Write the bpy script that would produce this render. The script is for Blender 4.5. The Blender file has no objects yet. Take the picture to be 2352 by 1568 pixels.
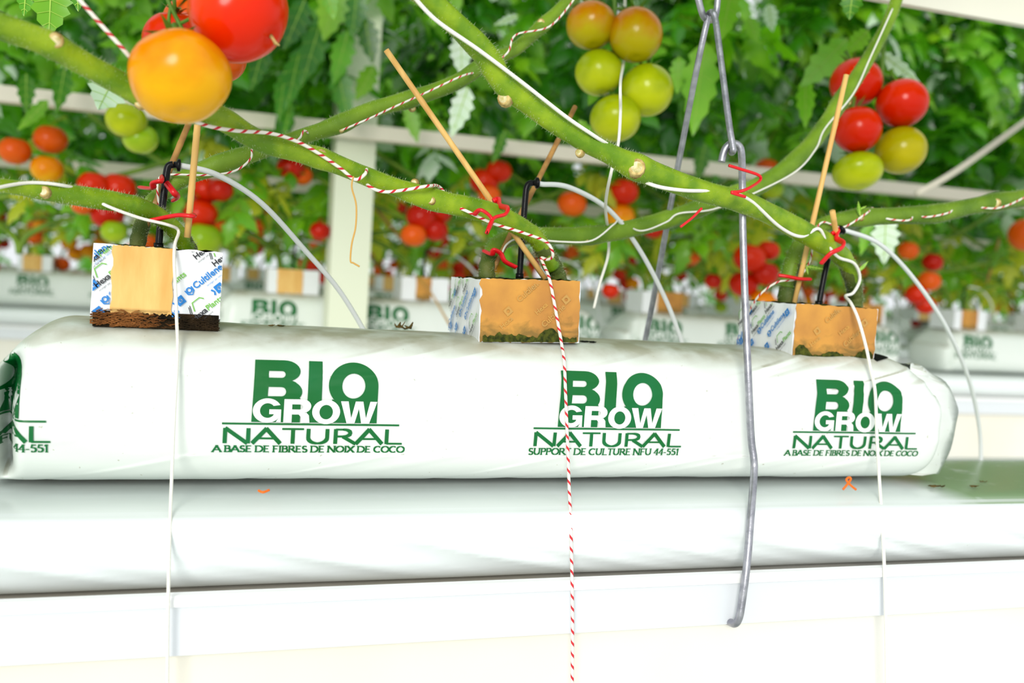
import bpy, bmesh, math, random
from math import sin, cos, pi, sqrt
from mathutils import Vector, Matrix, noise
from mathutils.bvhtree import BVHTree

random.seed(7)
sc = bpy.context.scene
COL = sc.collection

# ------------------------------------------------------------------ camera
FPX, CX, CY = 2290.0, 1176.0, 784.0
VP = Vector((8050 - CX, -(1065 - CY), -FPX))          # where the crop rows vanish
AX = VP.normalized()
UPV = Vector((0, 130, -FPX)).cross(VP).normalized()   # world up seen from the camera
if UPV.y < 0: UPV = -UPV
AY = UPV.cross(AX)
R3 = Matrix((AX, AY, UPV))                            # camera -> world
CAM = Vector((0, 0, 1.05))
cd = bpy.data.cameras.new('camera'); cam = bpy.data.objects.new('camera', cd); COL.objects.link(cam)
cam.matrix_world = Matrix.Translation(CAM) @ R3.to_4x4()
cd.sensor_width = 36; cd.lens = FPX / 2352 * 36
cd.clip_start = 0.02; cd.clip_end = 200
cd.dof.use_dof = True; cd.dof.focus_distance = 0.99; cd.dof.aperture_fstop = 3.7; cd.dof.aperture_blades = 7
sc.camera = cam

# ------------------------------------------------------------------ sky and sun
sc.view_settings.view_transform = 'Standard'; sc.view_settings.look = 'None'
sc.view_settings.gamma = 1; sc.view_settings.use_curve_mapping = False
sc.view_settings.exposure = -0.38
sc.cycles.use_denoising = True
sc.cycles.max_bounces = 6; sc.cycles.diffuse_bounces = 3; sc.cycles.glossy_bounces = 2
sc.cycles.transmission_bounces = 3; sc.cycles.transparent_max_bounces = 4
sc.cycles.caustics_reflective = False; sc.cycles.caustics_refractive = False
sc.cycles.use_adaptive_sampling = True; sc.cycles.adaptive_threshold = 0.02
wd = bpy.data.worlds.new('sky'); sc.world = wd; wd.use_nodes = True
bg = wd.node_tree.nodes['Background']; bg.inputs[0].default_value = (0.93, 0.97, 1.0, 1); bg.inputs[1].default_value = 1.25
sd = bpy.data.lights.new('sun', 'SUN'); sd.energy = 3.1; sd.angle = math.radians(22); sd.color = (1, 0.98, 0.93)
sun = bpy.data.objects.new('sun', sd); COL.objects.link(sun)
sun.rotation_euler = Vector((0.40, 0.86, -0.27)).to_track_quat('-Z', 'Y').to_euler()   # low daylight from the aisle behind the camera

def ray(px, py): return R3 @ Vector(((px - CX) / FPX, -(py - CY) / FPX, -1))
def P(px, py, Y):
    d = ray(px, py); return CAM + d * (Y / d.y)
def dep(v): return -(R3.transposed() @ (v - CAM)).z
def mpx(v, rpx): return rpx * dep(v) / FPX            # a length in pixels at v, in metres

# ------------------------------------------------------------------ materials
def lin(c):
    return tuple((x / 12.92 if x <= .04045 else ((x + .055) / 1.055) ** 2.4) for x in [v / 255 for v in c]) + (1,)
def mat(name, c, rough=.5, spec=.5, metal=0, c2=None, nscale=8, bump=0, bscale=60, transl=0, tcol=None, coat=0, rand=0, stretch=None, detail=4, lo=.35, hi=.65, sss=0):
    m = bpy.data.materials.new(name); m.use_nodes = True
    nt = m.node_tree; N = nt.nodes; L = nt.links; b = N['Principled BSDF']
    b.inputs['Roughness'].default_value = rough; b.inputs['Specular IOR Level'].default_value = spec
    b.inputs['Metallic'].default_value = metal; b.inputs['Coat Weight'].default_value = coat; b.inputs['Coat Roughness'].default_value = .12
    b.inputs['Base Color'].default_value = c
    tc = N.new('ShaderNodeTexCoord'); src = tc.outputs['Object']
    if stretch:
        mp = N.new('ShaderNodeMapping'); mp.inputs['Scale'].default_value = stretch; L.new(src, mp.inputs[0]); src = mp.outputs[0]
    colout = None
    if c2:
        n = N.new('ShaderNodeTexNoise'); n.inputs['Scale'].default_value = nscale; n.inputs['Detail'].default_value = detail; L.new(src, n.inputs['Vector'])
        r = N.new('ShaderNodeValToRGB'); r.color_ramp.elements[0].position = lo; r.color_ramp.elements[1].position = hi
        r.color_ramp.elements[0].color = c; r.color_ramp.elements[1].color = c2
        L.new(n.outputs['Fac'], r.inputs[0]); colout = r.outputs[0]
    if rand:
        oi = N.new('ShaderNodeObjectInfo'); hs = N.new('ShaderNodeHueSaturation')
        ma = N.new('ShaderNodeMapRange'); ma.inputs[3].default_value = 1 - rand; ma.inputs[4].default_value = 1 + rand
        L.new(oi.outputs['Random'], ma.inputs[0]); L.new(ma.outputs[0], hs.inputs['Value'])
        if colout: L.new(colout, hs.inputs['Color'])
        else: hs.inputs['Color'].default_value = c
        colout = hs.outputs[0]
    if colout: L.new(colout, b.inputs['Base Color'])
    if bump:
        n2 = N.new('ShaderNodeTexNoise'); n2.inputs['Scale'].default_value = bscale; n2.inputs['Detail'].default_value = 4; L.new(src, n2.inputs['Vector'])
        bp = N.new('ShaderNodeBump'); bp.inputs['Strength'].default_value = bump; bp.inputs['Distance'].default_value = .002
        L.new(n2.outputs['Fac'], bp.inputs['Height']); L.new(bp.outputs[0], b.inputs['Normal'])
    if transl:
        t = N.new('ShaderNodeBsdfTranslucent'); mx = N.new('ShaderNodeMixShader'); mx.inputs[0].default_value = transl
        t.inputs[0].default_value = tcol or c
        L.new(b.outputs[0], mx.inputs[1]); L.new(t.outputs[0], mx.inputs[2]); L.new(mx.outputs[0], N['Material Output'].inputs[0])
    if sss:
        b.inputs['Subsurface Weight'].default_value = sss; b.inputs['Subsurface Radius'].default_value = (.01, .005, .002)
    return m

M = {}
def dust_and_green_light(m, c, amt, lo=.62, spk=.55, xmin=None, n0=.25, n1=.6):
    """potting dust or painted green canopy light on the upward part of a film"""
    nt = m.node_tree; N = nt.nodes; L = nt.links; b = N['Principled BSDF']
    g = N.new('ShaderNodeNewGeometry'); sp = N.new('ShaderNodeSeparateXYZ'); L.new(g.outputs['True Normal'], sp.inputs[0])
    mr = N.new('ShaderNodeMapRange'); mr.inputs[1].default_value = lo; mr.inputs[2].default_value = .97; mr.inputs[4].default_value = amt; L.new(sp.outputs[2], mr.inputs[0])
    tc = N.new('ShaderNodeTexCoord'); n = N.new('ShaderNodeTexNoise'); n.inputs['Scale'].default_value = 26; n.inputs['Detail'].default_value = 8; L.new(tc.outputs['Object'], n.inputs['Vector'])
    mu = N.new('ShaderNodeMath'); mu.operation = 'MULTIPLY'; L.new(mr.outputs[0], mu.inputs[0])
    m2 = N.new('ShaderNodeMapRange'); m2.inputs[1].default_value = n0; m2.inputs[2].default_value = n1; L.new(n.outputs['Fac'], m2.inputs[0]); L.new(m2.outputs[0], mu.inputs[1])
    n3 = N.new('ShaderNodeTexNoise'); n3.inputs['Scale'].default_value = 210; n3.inputs['Detail'].default_value = 2; L.new(tc.outputs['Object'], n3.inputs['Vector'])
    m3 = N.new('ShaderNodeMapRange'); m3.inputs[1].default_value = .735; m3.inputs[2].default_value = .76; m3.inputs[4].default_value = spk; L.new(n3.outputs['Fac'], m3.inputs[0])
    mm = N.new('ShaderNodeMath'); mm.operation = 'MAXIMUM'; L.new(mu.outputs[0], mm.inputs[0]); L.new(m3.outputs[0], mm.inputs[1])
    mx = N.new('ShaderNodeMixRGB'); L.new(mm.outputs[0], mx.inputs[0]); mx.inputs[2].default_value = c
    fac = mm.outputs[0]
    if xmin is not None:
        s3 = N.new('ShaderNodeSeparateXYZ'); L.new(tc.outputs['Object'], s3.inputs[0]); m4 = N.new('ShaderNodeMapRange'); m4.inputs[1].default_value = xmin; m4.inputs[2].default_value = xmin + .05; m4.inputs[3].default_value = .12
        L.new(s3.outputs[0], m4.inputs[0]); m5 = N.new('ShaderNodeMath'); m5.operation = 'MULTIPLY'; L.new(fac, m5.inputs[0]); L.new(m4.outputs[0], m5.inputs[1]); L.new(m5.outputs[0], mx.inputs[0])
    src = b.inputs['Base Color'].links[0].from_socket; L.new(src, mx.inputs[1]); L.new(mx.outputs[0], b.inputs['Base Color'])
M['film'] = mat('white_film', (.70, .76, .70, 1), .38, .45, c2=(.78, .81, .77, 1), nscale=3, bump=.35, bscale=28, stretch=(.35, 1, 1))
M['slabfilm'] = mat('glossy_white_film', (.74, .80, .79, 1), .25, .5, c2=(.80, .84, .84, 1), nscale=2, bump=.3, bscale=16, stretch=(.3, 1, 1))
def foot_stain(m, c, h):
    """brown-green water stain on damp paper, highest where the paper drank most"""
    nt = m.node_tree; N = nt.nodes; L = nt.links; b = N['Principled BSDF']
    tc = N.new('ShaderNodeTexCoord'); sp = N.new('ShaderNodeSeparateXYZ'); L.new(tc.outputs['Generated'], sp.inputs[0])
    n = N.new('ShaderNodeTexNoise'); n.inputs['Scale'].default_value = 5; n.inputs['Detail'].default_value = 6; L.new(tc.outputs['Generated'], n.inputs['Vector'])
    ma = N.new('ShaderNodeMath'); ma.operation = 'MULTIPLY_ADD'; ma.inputs[1].default_value = -.9; L.new(n.outputs['Fac'], ma.inputs[0]); L.new(sp.outputs[2], ma.inputs[2])
    mr = N.new('ShaderNodeMapRange'); mr.inputs[1].default_value = h - .45; mr.inputs[2].default_value = h - .75; mr.inputs[4].default_value = .8; L.new(ma.outputs[0], mr.inputs[0])
    mx = N.new('ShaderNodeMixRGB'); mx.inputs[2].default_value = c; L.new(mr.outputs[0], mx.inputs[0])
    L.new(b.inputs['Base Color'].links[0].from_socket, mx.inputs[1]); L.new(mx.outputs[0], b.inputs['Base Color'])
dust_and_green_light(M['film'], (.30, .27, .15, 1), .75); dust_and_green_light(M['slabfilm'], (.15, .29, .07, 1), .8, .9, .35, .44, .1, .4)  # mat: green canopy light past the bag end is painted into the film
M['greenink'] = mat('green_ink', lin((0, 98, 36)), .4, .35, c2=lin((0, 104, 50)), nscale=14)
M['steel'] = mat('galvanised_steel', (.30, .30, .34, 1), .4, .5, .85, c2=(.46, .46, .50, 1), nscale=90, bump=.15, bscale=300)
M['white'] = mat('white_paint', (.70, .725, .76, 1), .45, .4, bump=.05, bscale=120)
M['rim'] = mat('white_rim', (.90, .90, .90, 1), .35, .4)
M['cream'] = mat('cream_sheet', (.80, .75, .64, 1), .5, .35, c2=(.82, .80, .74, 1), nscale=2)
M['post'] = mat('post_paint', (.74, .77, .60, 1), .5, .3)
M['rail2'] = mat('cream_rail', (.84, .80, .70, 1), .5, .3)
M['rail'] = mat('rail_paint', (.76, .69, .57, 1), .5, .3)
M['floor'] = mat('white_ground_sheet', (.75, .78, .74, 1), .7, .2, c2=(.6, .66, .58, 1), nscale=4)
M['foil'] = mat('printed_foil', (.84, .86, .88, 1), .3, .5, bump=.25, bscale=40)
M['kraft'] = mat('kraft_paper', lin((238, 196, 122)), .75, .2, c2=lin((222, 170, 96)), nscale=22, stretch=(2.2, 1, .5), bump=.2, bscale=120)
M['kraftwet'] = mat('damp_kraft_paper', lin((216, 156, 70)), .7, .25, c2=lin((172, 118, 62)), nscale=20, bump=.2, bscale=140, lo=.3, hi=.75)
foot_stain(M['kraftwet'], (.16, .11, .03, 1), .38)
M['moss'] = mat('moss', (.02, .03, .008, 1), .9, .1, c2=(.09, .10, .015, 1), nscale=180, bump=1, bscale=400)
M['coirdark'] = mat('dark_coir', (.05, .028, .012, 1), .9, .1, c2=(.012, .01, .006, 1), nscale=50, bump=1, bscale=300)
M['coir'] = mat('coir_fibre', (.34, .13, .035, 1), .9, .1, c2=(.12, .045, .014, 1), nscale=60, bump=1, bscale=300)
M['blueink'] = mat('blue_ink', lin((0, 120, 200)), .4)
M['blackink'] = mat('black_ink', (.012, .012, .018, 1), .4)
M['limeink'] = mat('lime_ink', lin((110, 180, 60)), .4)
M['ghostgrey'] = mat('faded_grey_ink', lin((198, 148, 74)), .7, .2, c2=lin((182, 142, 82)), nscale=60)
M['stem'] = mat('green_stem', lin((146, 174, 26)), .45, .35, c2=lin((98, 138, 14)), nscale=40, bump=.25, bscale=240, stretch=(1, 1, 1), rand=.05)
M['stemback'] = mat('dark_green_stem', lin((118, 150, 34)), .5, .35, c2=lin((88, 122, 24)), nscale=24, bump=.25, bscale=200, rand=.08)
M['woody'] = mat('woody_stem', lin((98, 106, 48)), .6, .3, c2=lin((62, 84, 22)), nscale=46, bump=.4, bscale=240)
M['hair'] = mat('stem_hair', (.8, .85, .6, 1), .5, .3, transl=.4)
M['scar'] = mat('dry_scar', lin((222, 196, 130)), .8, .1, c2=lin((150, 122, 66)), nscale=160)
M['scarcore'] = mat('pale_pith', lin((240, 226, 188)), .8, .1, c2=lin((190, 180, 110)), nscale=200)
LEAFC = [((54, 118, 8), (104, 176, 22)), ((26, 88, 6), (58, 132, 18)), ((82, 142, 8), (146, 198, 30)), ((14, 64, 4), (36, 100, 10))]
for i, (a, b_) in enumerate(LEAFC):
    M['leaf%d' % i] = mat('leaf_green_%d' % i, lin(a), .30, .8, c2=lin(b_), nscale=5, transl=.42, tcol=lin((120, 215, 20)), rand=.22, detail=2)
M['leafbright'] = mat('bright_leaf', lin((104, 176, 26)), .34, .7, c2=lin((146, 204, 60)), nscale=12, transl=.45, tcol=lin((140, 215, 40)))
M['leafoverlit'] = mat('overlit_leaf', lin((214, 240, 208)), .25, .8, c2=lin((240, 250, 238)), nscale=20, transl=.3, tcol=lin((190, 235, 170)))  # near-white colour paints in the glare and bright specks of overlit leaves
M['leafyellow'] = mat('yellowing_leaf', lin((176, 190, 40)), .4, .5, c2=lin((206, 206, 70)), nscale=12, transl=.5, tcol=lin((220, 230, 60)))
M['vein'] = mat('leaf_vein', lin((168, 206, 84)), .5, .3)
M['calyx'] = mat('calyx_green', lin((84, 124, 34)), .5, .3)
M['black'] = mat('black_plastic', (.004, .004, .005, 1), .3, .22, bump=.1, bscale=200)
M['tube'] = mat('milky_tube', (.88, .90, .90, 1), .25, .5, transl=.18, tcol=(.9, .95, .92, 1))
M['bamboo'] = mat('bamboo', lin((234, 192, 116)), .5, .35, c2=lin((212, 160, 84)), nscale=60, stretch=(1, 1, .1))
M['bamboodark'] = mat('weathered_bamboo', lin((182, 136, 74)), .6, .3, c2=lin((140, 100, 54)), nscale=60)
M['red'] = mat('red_plastic', lin((222, 18, 28)), .35, .5)
M['twinewhite'] = mat('white_twine', (.86, .84, .76, 1), .7, .2, bump=.3, bscale=700)
M['twinetan'] = mat('tan_twine', lin((206, 160, 84)), .7, .2)
M['crop_debris'] = mat('dry_debris', lin((104, 84, 44)), .9, .1, c2=lin((58, 58, 30)), nscale=120)
M['orangebit'] = mat('orange_band', lin((240, 110, 20)), .5, .4)
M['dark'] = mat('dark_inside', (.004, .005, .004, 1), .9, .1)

def twine_material():
    m = bpy.data.materials.new('striped_twine'); m.use_nodes = True
    nt = m.node_tree; N = nt.nodes; L = nt.links; b = N['Principled BSDF']; b.inputs['Roughness'].default_value = .7
    uv = N.new('ShaderNodeUVMap'); sp = N.new('ShaderNodeSeparateXYZ'); L.new(uv.outputs[0], sp.inputs[0])
    ad = N.new('ShaderNodeMath'); ad.operation = 'ADD'; L.new(sp.outputs[0], ad.inputs[0]); L.new(sp.outputs[1], ad.inputs[1])
    fr = N.new('ShaderNodeMath'); fr.operation = 'FRACT'; L.new(ad.outputs[0], fr.inputs[0])
    r = N.new('ShaderNodeValToRGB'); r.color_ramp.interpolation = 'CONSTANT'
    r.color_ramp.elements[0].color = lin((206, 30, 44)); r.color_ramp.elements[1].position = .3; r.color_ramp.elements[1].color = (.86, .82, .72, 1)
    L.new(fr.outputs[0], r.inputs[0]); L.new(r.outputs[0], b.inputs['Base Color'])
    return m
M['twine'] = twine_material()

def tomato_mat(name, top, bottom, patch=None):
    """skin that ripens along the fruit's own axis"""
    m = bpy.data.materials.new(name); m.use_nodes = True
    nt = m.node_tree; N = nt.nodes; L = nt.links; b = N['Principled BSDF']
    b.inputs['Roughness'].default_value = .2; b.inputs['Specular IOR Level'].default_value = .2
    b.inputs['Subsurface Weight'].default_value = .03; b.inputs['Subsurface Radius'].default_value = (.006, .003, .001)
    tc = N.new('ShaderNodeTexCoord'); sp = N.new('ShaderNodeSeparateXYZ'); L.new(tc.outputs['Generated'], sp.inputs[0])
    n = N.new('ShaderNodeTexNoise'); n.inputs['Scale'].default_value = 2.2; n.inputs['Detail'].default_value = 3; L.new(tc.outputs['Generated'], n.inputs['Vector'])
    ad = N.new('ShaderNodeMath'); ad.operation = 'MULTIPLY_ADD'; ad.inputs[1].default_value = .8; L.new(n.outputs['Fac'], ad.inputs[0]); L.new(sp.outputs[2], ad.inputs[2])
    r = N.new('ShaderNodeValToRGB'); r.color_ramp.elements[0].position = .55; r.color_ramp.elements[1].position = 1.15 if False else 1.0
    r.color_ramp.elements[0].color = lin(bottom); r.color_ramp.elements[1].color = lin(top)
    L.new(ad.outputs[0], r.inputs[0]); L.new(r.outputs[0], b.inputs['Base Color'])
    return m
M['t_red'] = tomato_mat('ripe_skin', (206, 40, 0), (200, 28, 0))
M['t_bigred'] = tomato_mat('ripe_skin_bright', (232, 60, 0), (226, 38, 2))
M['t_orange'] = tomato_mat('orange_skin', (226, 128, 0), (240, 172, 6))
M['t_amber'] = tomato_mat('turning_skin', (184, 112, 4), (176, 160, 8))
M['t_green'] = tomato_mat('unripe_skin', (146, 162, 6), (188, 196, 24))
M['t_olive'] = tomato_mat('olive_skin', (156, 148, 4), (182, 168, 14))
M['t_redor'] = tomato_mat('red_orange_skin', (220, 84, 10), (226, 96, 14))
M['t_lime'] = tomato_mat('lime_skin', (130, 165, 20), (170, 190, 40))
M['t_dark'] = tomato_mat('deep_red_skin', (176, 20, 0), (196, 34, 4))

# ------------------------------------------------------------------ object helpers
def thing(name, label, cat, loc=(0, 0, 0), group=None):
    o = bpy.data.objects.new(name, None); COL.objects.link(o); o.location = loc; o.empty_display_size = .02
    o['label'] = label; o['category'] = cat
    if group: o['group'] = group
    return o
def tag(o, label, cat, group=None, kind=None):
    o['label'] = label; o['category'] = cat
    if group: o['group'] = group
    if kind: o['kind'] = kind
    return o
def wloc(o):
    v = Vector((0, 0, 0))
    while o: v += o.location; o = o.parent
    return v

class MB:
    """collects shapes (world coordinates) for ONE mesh object"""
    def __init__(s): s.v = []; s.f = []; s.uv = {}; s.mi = []; s.cur = 0
    def add(s, vs, fs, uvs=None):
        o = len(s.v); s.v += [Vector(p) for p in vs]
        for i, f in enumerate(fs):
            if uvs: s.uv[len(s.f)] = uvs[i]
            s.f.append([a + o for a in f]); s.mi.append(s.cur)
    def box(s, a, b):
        (x0, y0, z0), (x1, y1, z1) = a, b
        s.add([(x0, y0, z0), (x1, y0, z0), (x1, y1, z0), (x0, y1, z0), (x0, y0, z1), (x1, y0, z1), (x1, y1, z1), (x0, y1, z1)],
              [(0, 3, 2, 1), (4, 5, 6, 7), (0, 1, 5, 4), (1, 2, 6, 5), (2, 3, 7, 6), (3, 0, 4, 7)])
    def tube(s, pts, rad, n=8, pitch=.012, cap=True, flat=1.0):
        pts = [Vector(p) for p in pts]; m = len(pts)
        if not hasattr(rad, '__len__'): rad = [rad] * m
        T = [(pts[min(i + 1, m - 1)] - pts[max(i - 1, 0)]).normalized() for i in range(m)]
        ref = Vector((0, 0, 1)) if abs(T[0].z) < .9 else Vector((0, 1, 0))
        u = T[0].cross(ref).normalized(); vs = []; dist = 0; ds = []
        for i in range(m):
            if i: dist += (pts[i] - pts[i - 1]).length
            ds.append(dist)
            u = (u - T[i] * u.dot(T[i])).normalized(); w = T[i].cross(u)
            for k in range(n):
                a = 2 * pi * k / n
                vs.append(pts[i] + u * (cos(a) * rad[i]) + w * (sin(a) * rad[i] * flat))
        fs = []; uvs = []
        for i in range(m - 1):
            for k in range(n):
                k2 = (k + 1) % n
                fs.append((i * n + k, i * n + k2, (i + 1) * n + k2, (i + 1) * n + k))
                a, b2 = k / n, (k + 1) / n
                uvs.append(((a, ds[i] / pitch), (b2, ds[i] / pitch), (b2, ds[i + 1] / pitch), (a, ds[i + 1] / pitch)))
        if cap:
            fs.append(tuple(reversed(range(n)))); fs.append(tuple(range((m - 1) * n, m * n)))
            uvs.append([(0, 0)] * n); uvs.append([(0, 0)] * n)
        s.add(vs, fs, uvs)
    def build(s, name, mats, parent=None, smooth=True):
        me = bpy.data.meshes.new(name)
        off = wloc(parent) if parent else Vector((0, 0, 0))
        org = Vector((0, 0, 0))
        if not parent and s.v:
            lo = [min(v[i] for v in s.v) for i in range(3)]; hi = [max(v[i] for v in s.v) for i in range(3)]
            org = Vector(((lo[0] + hi[0]) / 2, (lo[1] + hi[1]) / 2, lo[2]))
        me.from_pydata([tuple(v - off - org) for v in s.v], [], s.f)
        for m_ in (mats if isinstance(mats, (list, tuple)) else [mats]): me.materials.append(m_)
        me.polygons.foreach_set('use_smooth', [smooth] * len(me.polygons))
        me.polygons.foreach_set('material_index', s.mi)
        if s.uv:
            ul = me.uv_layers.new(name='UVMap')
            for p in me.polygons:
                q = s.uv.get(p.index)
                if q:
                    for k, li in enumerate(p.loop_indices): ul.data[li].uv = q[k]
        me.update()
        o = bpy.data.objects.new(name, me); COL.objects.link(o); o.parent = parent; o.location = org
        return o

def spline(pts, step=6):
    """Catmull-Rom through vectors of any size"""
    out = []; n = len(pts)
    for i in range(n - 1):
        p0 = pts[max(i - 1, 0)]; p1 = pts[i]; p2 = pts[i + 1]; p3 = pts[min(i + 2, n - 1)]
        for k in range(step):
            t = k / step
            out.append(tuple(.5 * (2 * b + (c - a) * t + (2 * a - 5 * b + 4 * c - d) * t * t + (3 * b - a - 3 * c + d) * t ** 3) for a, b, c, d in zip(p0, p1, p2, p3)))
    out.append(tuple(pts[-1])); return out
def path(pts, step=6):
    """[(px,py,Y[,radius in px])] -> world points and radii"""
    w = []
    for q in pts:
        v = P(q[0], q[1], q[2]); w.append((v.x, v.y, v.z, mpx(v, q[3]) if len(q) > 3 else 0))
    s = spline(w, step)
    return [Vector(q[:3]) for q in s], [q[3] for q in s]
def copy_tree(o, parent=None):
    c = o.copy(); COL.objects.link(c); c.parent = parent
    for ch in list(o.children): copy_tree(ch, c)
    return c
def smooth01(a, b, x):
    t = max(0, min(1, (x - a) / (b - a))); return t * t * (3 - 2 * t)

# ------------------------------------------------------------------ setting
PITCH = 1.77                                           # distance between crop rows
m = MB(); m.box((-8, -3, -.04), (16, 16, 0)); o = m.build('floor', M['floor'], smooth=False); o['kind'] = 'structure'

def gutter(dy, x0, x1, label, group=None):
    g = thing('growing_gutter', label, 'gutter', (0, .89 + dy, .6), group)
    m = MB(); ring = []
    prof = [(.884, .757), (.8835, .7625), (.886, .7665), (.893, .7675), (.897, .7645), (.897, .757)]
    vs = [(x, y + dy, z) for x in (x0, x1) for y, z in prof]; n = len(prof)
    m.add(vs, [(k, (k + 1) % n, n + (k + 1) % n, n + k) for k in range(n)] + [tuple(range(n))[::-1], tuple(range(n, 2 * n))])
    m.build('rim', M['rim'], g, False)
    m = MB(); m.box((x0, .889 + dy, .7155), (x1, .893 + dy, .757)); m.box((x0, .889 + dy, .7125), (x1, .899 + dy, .7155)); m.build('face_band', M['white'], g, False)
    m = MB(); m.box((x0, .904 + dy, .56), (x1, .91 + dy, .7125)); m.box((x0, .893 + dy, .748), (x1, 1.22 + dy, .751)); m.box((x0, 1.214 + dy, .748), (x1, 1.22 + dy, .77))
    m.build('tray', M['cream'], g, False)
    return g
gutter(0, -1.2, 2.0, 'long white metal gutter along the bottom with a bright rounded rim')
gutter(PITCH, -.02, 6.0, 'blurred white gutter of the second row, rim showing right of the front bag', None)
gutter(2 * PITCH, -3, 9, 'far white gutter seen past the left end of the second row', None)
gutter(3 * PITCH, -4, 12, 'farthest white gutter, a thin pale line behind all others', None)

def slab(dy, x0, x1, nx, label, seed):
    prof = [(.964, .7515), (.947, .7550), (.930, .7610), (.915, .7710), (.9045, .785), (.900, .800), (.8995, .812), (.9035, .8235), (.914, .832), (.932, .8368), (.96, .8385), (1.0, .839), (1.06, .839), (1.12, .838), (1.165, .834), (1.187, .822), (1.195, .80), (1.19, .77), (1.185, .7515)]
    prof = [q[:2] for q in spline(prof, 3)]; n = len(prof); m = MB(); vs = []
    for i in range(nx + 1):
        x = x0 + (x1 - x0) * i / nx
        for k, (y, z) in enumerate(prof):
            f = (z - .7515) / .0875
            w = noise.noise((x * 5, y * 30, seed)) * .0022
            tuck = noise.noise((x * 26 + z * 110, 3.1, seed)) * .0062 * max(0, 1 - abs(f - .45) / .4) if y < 1 else 0
            wave = noise.noise((x * 3.2, 9.1, seed)) * .003 * smooth01(.5, 1, f) + noise.noise((x * 1.7 + 5, 2.2, seed)) * .004 * (1 if y < 1 else 0) * smooth01(.1, .5, f)
            vs.append((x, y + dy + tuck - wave * .5 + (w if y < 1 else 0), max(.7515, z + wave * .35 * (z > .8) - .0012 * (z > .83))))
    m.add(vs, [(i * n + k, i * n + k + 1, (i + 1) * n + k + 1, (i + 1) * n + k) for i in range(nx) for k in range(n - 1)] + [tuple(range(n)), tuple(range(nx * n, (nx + 1) * n))[::-1]])
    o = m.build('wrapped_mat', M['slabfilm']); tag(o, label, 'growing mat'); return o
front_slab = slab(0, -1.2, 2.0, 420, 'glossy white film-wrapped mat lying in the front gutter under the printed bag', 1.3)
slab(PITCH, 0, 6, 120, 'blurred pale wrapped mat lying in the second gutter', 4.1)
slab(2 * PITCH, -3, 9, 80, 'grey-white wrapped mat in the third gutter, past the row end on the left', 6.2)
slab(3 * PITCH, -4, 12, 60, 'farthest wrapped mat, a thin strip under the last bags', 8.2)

# ------------------------------------------------------------------ printed logo, traced once flat
def arc(cx, cy, rx, ry, a0, a1, n=20): return [(cx + rx * cos(math.radians(a0 + (a1 - a0) * i / n)), cy + ry * sin(math.radians(a0 + (a1 - a0) * i / n))) for i in range(n + 1)]
def fill(polys):
    """2D outlines with holes -> (verts, faces); each call one even-odd region"""
    cu = bpy.data.curves.new('tmp', 'CURVE'); cu.dimensions = '2D'; cu.fill_mode = 'BOTH'
    for p in polys:
        sp = cu.splines.new('POLY'); sp.points.add(len(p) - 1); sp.use_cyclic_u = True
        for q, (x, y) in zip(sp.points, p): q.co = (x / 100, y / 100, 0, 1)
    ob = bpy.data.objects.new('tmp', cu); me = bpy.data.meshes.new_from_object(ob)
    vs = [(v.co.x * 100, v.co.y * 100) for v in me.vertices]; fs = [tuple(p.vertices) for p in me.polygons]
    bpy.data.objects.remove(ob); bpy.data.curves.remove(cu); bpy.data.meshes.remove(me); return vs, fs
def font(text, size, bold=0):
    cu = bpy.data.curves.new('tmp', 'FONT'); cu.body = text; cu.size = size; cu.offset = bold; cu.resolution_u = 3
    ob = bpy.data.objects.new('tmp', cu); me = bpy.data.meshes.new_from_object(ob)
    vs = [(v.co.x, v.co.y) for v in me.vertices]; fs = [tuple(p.vertices) for p in me.polygons]
    bpy.data.objects.remove(ob); bpy.data.curves.remove(cu); bpy.data.meshes.remove(me); return vs, fs
def stroke(pts, w0, w1=None, mode='n'):
    """a pen stroke as quads; mode 'h': widths measured across x (upright pen)"""
    vs = []; n = len(pts); w1 = w0 if w1 is None else w1
    for i, (x, y) in enumerate(pts):
        a = pts[max(i - 1, 0)]; b = pts[min(i + 1, n - 1)]; dx, dy = b[0] - a[0], b[1] - a[1]; l = sqrt(dx * dx + dy * dy) or 1
        w = abs(dy) / l * w0 + abs(dx) / l * w1          # thick verticals, thin horizontals
        vs += [(x - dy / l * w / 2, y + dx / l * w / 2), (x + dy / l * w / 2, y - dx / l * w / 2)]
    return vs, [(2 * i, 2 * i + 1, 2 * i + 3, 2 * i + 2) for i in range(n - 1)]
def join(parts):
    V = []; Fc = []
    for vs, fs in parts:
        o = len(V); V += vs; Fc += [tuple(a + o for a in f) for f in fs]
    return V, Fc
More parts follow.
